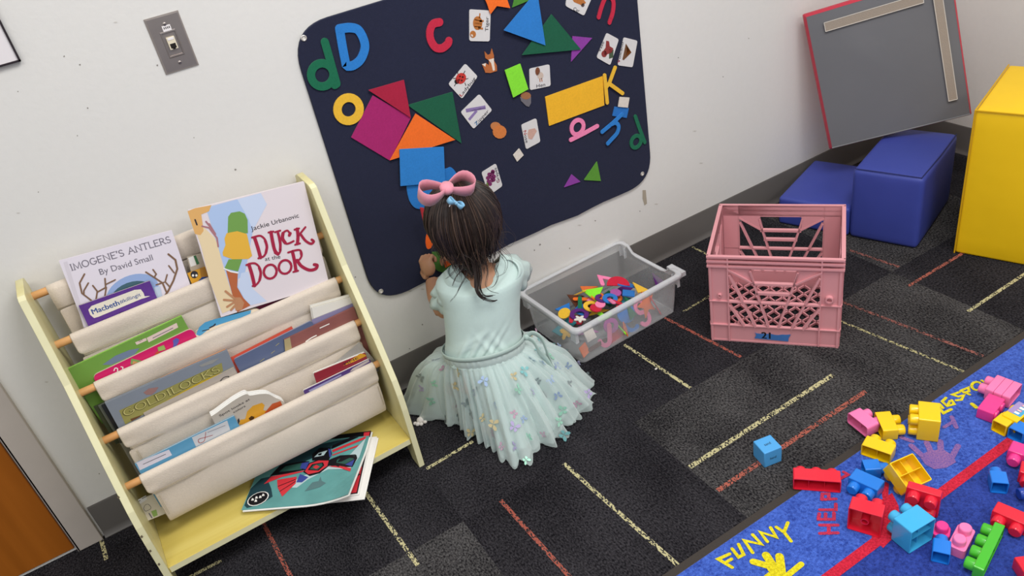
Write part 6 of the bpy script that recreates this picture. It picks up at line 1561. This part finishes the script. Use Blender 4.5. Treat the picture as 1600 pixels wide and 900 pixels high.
B_('single-stud blue brick alone near the red line, open end forward', 'blue', .032, .034, .032, 1.288, -1.220, 312, 1, 1)
B_('single-stud blue brick between the sky blue and light pink bricks', 'blue', .032, .034, .032, 1.055, -1.257, 303, 1, 1)
B_('single-stud blue brick tucked under the yellow brick with open base', 'blue', .032, .034, .030, 1.130, -1.036, 234, 1, 1)
B_('flat red square brick on edge against the upturned yellow brick', 'red', .064, .0185, .064, 1.125, -1.164, 115, 2, 2)
B_('red two-stud brick with shiny studs at the right above the green brick', 'red', .064, .030, .032, 1.222, -1.290, 104, 2, 1)
B_('bright pink notched brick leaning under the light pink stack', 'hotpink', .064, .035, .030, 1.474, -1.081, 192, 2, 1, stud_h=.004)
B_('single hot pink brick cut by the right edge', 'hotpink', .032, .034, .032, 1.389, -1.197, 107, 1, 1)
B_('round hot pink stud brick standing upright behind the blue single brick', 'hotpink', .032, .014, .032, 1.100, -1.226, 300, 1, 1, pose='up', rnd=.003, stud_h=.016)
B_('single yellow brick, open end forward, beside the red line\'s far end', 'yellow', .032, .034, .032, 1.445, -1.129, 273, 1, 1, stud_h=.006)
B_('single blue brick joined beside the yellow single brick', 'blue', .032, .034, .032, 1.449, -1.163, 275, 1, 1, stud_h=.006)
B_('small red brick cut by the right edge below the hot pink one', 'red', .032, .034, .032, 1.352, -1.243, 115, 1, 1)
B_('navy blue shiny brick cut by the right edge', 'navy', .032, .034, .032, 1.318, -1.280, 60, 1, 1)
B_('red brick at the lower right corner of the rug', 'red', .064, .034, .032, 1.150, -1.382, 150, 2, 1)
B_('yellow upturned brick, open cross-ribbed base facing up, behind the flat red brick', 'yellow', .064, .034, .064, 1.152, -1.098, 171, 2, 2, pose='down', inner='cross', z0=RZ+.024, wob=26)
for i, lab in enumerate(('front light pink plate brick of the stack at the right edge', 'middle light pink plate brick of the stack at the right edge', 'rear light pink plate brick with studs, in the right edge stack')):
    a = radians(10); c = V((1.541, -1.066))+V((-sin(a), cos(a)))*(.0183*(i-1))
    B_(lab, 'pink', .064, .018, .034, c.x, c.y, 10, 2 if i == 2 else 1, 1 if i == 2 else 0, rnd=.0015)
root, M = B_('printed yellow and blue brick with white windows at the right edge', 'yellow', .064, .034, .036, 1.484, -1.135, 2, 2, 1, stud_h=.006)
b = MB(); q = lambda pts, m, h: b.face([M @ V((u, v, .0362+h)) for u, v in pts], m)
q([(-.014, -.013), (.031, -.013), (.031, .016), (-.014, .016)], mat('print_blue', '#4aa3cf', rough=.3), 0); q([(-.014, .004), (.031, .004), (.031, .016), (-.014, .016)], mat('print_lilac', '#a08cc0', rough=.3), .0002)
for k in range(4): q([(-.010+.010*k, -.006), (-.003+.010*k, -.006), (-.003+.010*k, .004), (-.010+.010*k, .004)], mat('print_pink', '#d08090', rough=.3) if k % 2 else mat('print_white', '#ece6e2', rough=.3), .0004)
for k in range(4): q([(-.008+.010*k, -.004), (-.0055+.010*k, -.004), (-.0055+.010*k, .003), (-.008+.010*k, .003)], mat('print_white', '#ece6e2'), .0006)
b.build('printed_face', root)
